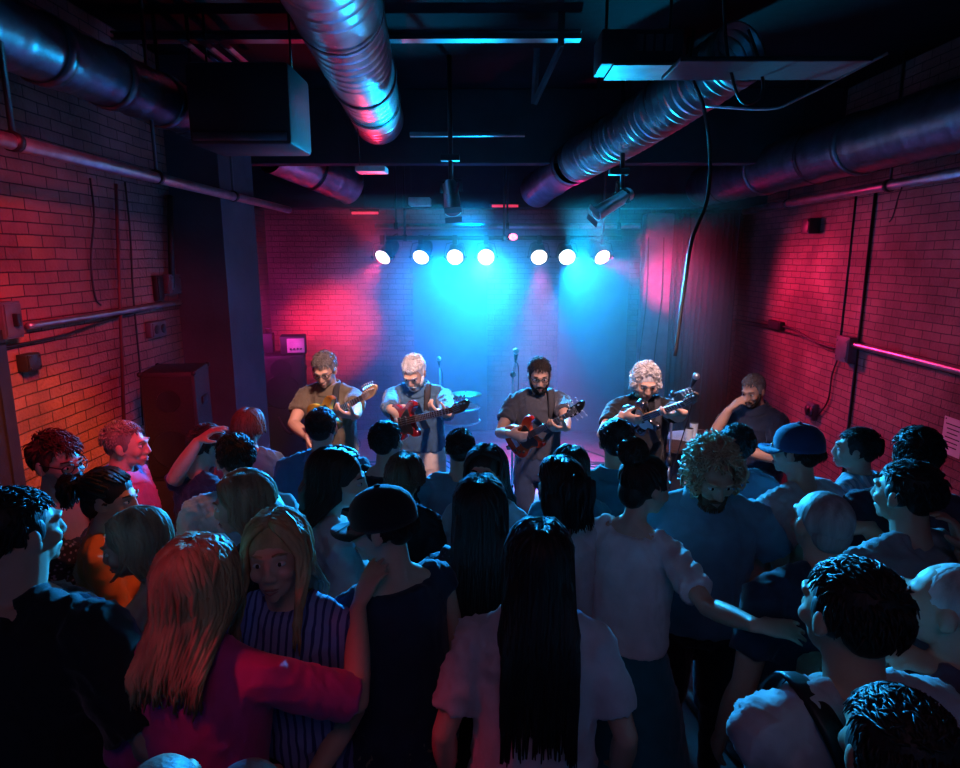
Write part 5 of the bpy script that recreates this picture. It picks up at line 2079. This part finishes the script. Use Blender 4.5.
person('A31', 10, 489, 1.84, -14, 'big black haired man in a black t-shirt, nearest the left edge, arm on his hip', w=1.5, hair='short', hcol='black', top=('tee', 'black', {'sleeve': .85}), tone='a', hyaw=-14, hopt={'top': 1.04}, fine=True, hs=.95,
       arms={'R': {'to': (.27, .12, 1.0), 'local': True, 'd': (-.4, .7, -.4), 'n': (-1, -.2, 0), 'curl': .5, 'pole': (1, -.6, .1)}})
person('A36', 155, 758, 1.60, 6, 'short grey haired person whose crown just shows at the bottom edge, left of the other', hair='buzz', hcol='pepper', top=('tee', 'black'), tone='c')
person('A37', 243, 762, 1.56, -6, 'short grey haired person whose crown just shows at the bottom edge below the magenta dress', hair='buzz', hcol='pepper', top=('tee', 'navy'), tone='c')

# ---- things carried: belt bag, rucksack, phone
r30, B30, base30, rot30 = PEOPLE['A30']
W30 = lambda p: base30 + rot30 @ V(p)
ctr = W30(B30.sp(.05, -.2, 1.0))
root = thing('belt_bag', 'black belt bag slung round the waist of the magenta dress', 'bag', ctr)
mb = MB()
ring = [W30(p + V((0, 0, .05 * math.cos(2 * PI * i / 28)))) - ctr for i, p in enumerate(B30.ring(1.0, .185 * 1.1, .15 * 1.1, -.012, 28))]
mb.tube(ring + [ring[0]], [(.018, .004)] * 29, 6, ref=V((0, 0, 1)))
mb.build('strap', BLACK, root)
mb = MB()
mb.ball(W30(B30.sp(.12, -.15, .99)) - ctr, (.11, .05, .06))
mb.build('pouch', fabric('nylon', (.014, .014, .018)), root)
r20, B20, base20, rot20 = PEOPLE['A20']
W20 = lambda p: base20 + rot20 @ V(p)
c20 = W20(B20.sp(-.02, -.22, 1.2))
root = thing('rucksack', 'small dark rucksack hanging from the left shoulder of the man in the pale grey t-shirt', 'bag', c20)
mb = MB()
pts = [(-.1, .115, 1.2), (-.115, .115, 1.38), (-.12, .03, 1.505), (-.11, -.1, 1.46), (-.06, -.155, 1.3), (.0, -.17, 1.15)]
mb.tube(smooth_path([W20(B20.sp(*p)) - c20 for p in pts], 5), [(.026, .005)] * 26, 6, ref=V((1, 0, 0)))
mb.build('strap', BLACK, root)
mb = MB()
mb.box((0, 0, 0), (.26, .13, .34), Matrix.Translation(W20(B20.sp(.04, -.215, .98)) - c20) @ rot20.to_4x4())
mb.build('pack', fabric('nylon', (.014, .014, .018)), root, bevel=.035)
# ---------------------------------------------------------------- light
flush()
CY, BL, RD, MG, PU, OR = (0, .3, 1), (0, .14, 1), (1, .02, .07), (1, .02, .28), (.4, .06, 1), (1, .2, .03)
def off(i, d=.05):
    c, q = LAMPS[i]
    return c + q * d
# beams of the cans (a red, a purple, blues, a purple, a cyan, a magenta)
spot('lamp_red', off(0), (-2.1, 8.95, 1.5), RD, 1900, 36, .9)
spot('lamp_purple', off(1), (-1.6, 6.4, .4), PU, 900, 13, .4)
spot('lamp_blue', off(2), (-.6, 6.2, 0), BL, 1000, 75, .8)
spot('lamp_cyan', off(3), (0, 6.0, 0), CY, 1500, 80, .9)
spot('lamp_purple', off(4), (.62, 6.5, 0), PU, 700, 10, .4)
spot('lamp_cyan', off(5), (1.0, 6.2, 0), CY, 1200, 75, .9)
spot('lamp_magenta', off(6), (2.5, 8.5, 2.15), (1, .01, .2), 1500, 30, 1)
spot('floor_pink', off(4), (.7, 7.3, 0), MG, 1000, 55, 1)
# the blue front wash that the same lamps throw at the hall
spot('hall_blue', off(2), (-1.1, 2.2, 1.4), (0, .26, 1), 2600, 42, .8)
spot('hall_cyan', off(3), (0, 2.0, 1.3), (.02, .42, 1), 3800, 50, .8)
spot('hall_cyan', off(5), (1.5, 2.2, 1.4), (.02, .42, 1), 2600, 42, .8)
# spill of the lamps up to the ducts
spot('spill_cyan', off(5), (1.35, 4.6, 3.5), (0, .5, 1), 1000, 48, 1)
spot('spill_blue', off(3), (-.8, 4.6, 3.7), (0, .45, 1), 800, 48, 1)
spot('spill_red', off(0), (-1.3, 5.4, 3.7), RD, 190, 46, 1)
spot('spill_magenta', off(6), (.9, 6.6, 3.35), MG, 90, 50, 1)
# washes on the back wall
spot('wall_wash', (-.2, 7.3, 3.0), (-.1, 8.9, 1.4), (0, .2, 1), 380, 110, 1)
spot('wall_purple', (-2.75, 6.75, 1.9), (-1.9, 8.9, 1.3), (.75, .03, .42), 170, 120, 1)  # added unseen light behind the pillar, tints the left bricks purple
# house lamps near the front of the hall, with added lights among them
spot('house_red', (-.75, 2.0, 3.25), (-2.65, 3.85, 1.55), (1, .03, .1), 370, 62, 1, .2)
spot('house_orange', (-1.0, 2.2, 3.5), (-2.65, 3.85, 1.0), OR, 900, 26, 1, .15)
spot('crowd_orange', (-.4, 2.7, 3.8), (-1.55, 2.35, 1.15), OR, 300, 18, .9, .15)  # narrow spot added to make the orange top glow, no fixture behind it
spot('crowd_red', (-1.9, .5, 3.6), (-.28, 1.5, 1.05), (1, .02, .1), 85, 14, .9, .15)  # red spot put in to brighten the magenta dress from high left
spot('added_wall_magenta', (1.9, 8.2, 2.7), (3.5, 6.5, 1.55), (1, .02, .14), 560, 76, 1, .25)  # added light over the rear stage, no fixture there, reddens the right wall
spot('house_purple', (1.2, 2.6, 3.3), (3.5, 4.6, 1.5), (.7, .08, .3), 80, 60, 1, .2)
spot('key_left', (-.1, 2.5, 3.85), (-.85, 4.45, 1.2), (1, .55, .5), 750, 34, .7, .12)
spot('key_right', (.9, 2.5, 3.9), (1.1, 4.5, 1.2), (1, .6, .6), 700, 38, .7, .12)
spot('hall_fill', (0, -.8, 3.9), (0, 2.2, .8), (.8, .35, .55), 26, 90, 1, .5)  # added dim fill that lifts the backs of the crowd, not a house lamp

w = bpy.data.worlds.new('world')
scene.world = w
w.use_nodes = True
w.node_tree.nodes['Background'].inputs['Color'].default_value = (.002, .003, .006, 1)
w.node_tree.nodes['Background'].inputs['Strength'].default_value = 1

# the haze that hangs over the stage
m = bpy.data.materials.new('haze')
m.use_nodes = True
nt = m.node_tree
nt.nodes.clear()
out = nt.nodes.new('ShaderNodeOutputMaterial')
vs_ = nt.nodes.new('ShaderNodeVolumeScatter')
vs_.inputs['Density'].default_value = .07
vs_.inputs['Anisotropy'].default_value = .25
nt.links.new(vs_.outputs[0], out.inputs['Volume'])
mb = MB()
mb.box((0, 0, 0), (2.55 - XLB - .04, YB - 4.75, 2.88))
o = mb.build('stage_haze', m, smooth=False, loc=((2.55 + XLB) / 2, (YB + 4.75) / 2 - .01, 1.46))
tag(o, 'thin blue-lit haze hanging over the stage', 'haze', kind='stuff')

vs = scene.view_settings
vs.view_transform = 'Standard'
vs.look = 'None'
vs.gamma = 1
vs.exposure = 0
vs.use_curve_mapping = False
scene.cycles.use_denoising = True
scene.cycles.volume_bounces = 0
scene.cycles.max_bounces = 5
scene.cycles.sample_clamp_indirect = 4
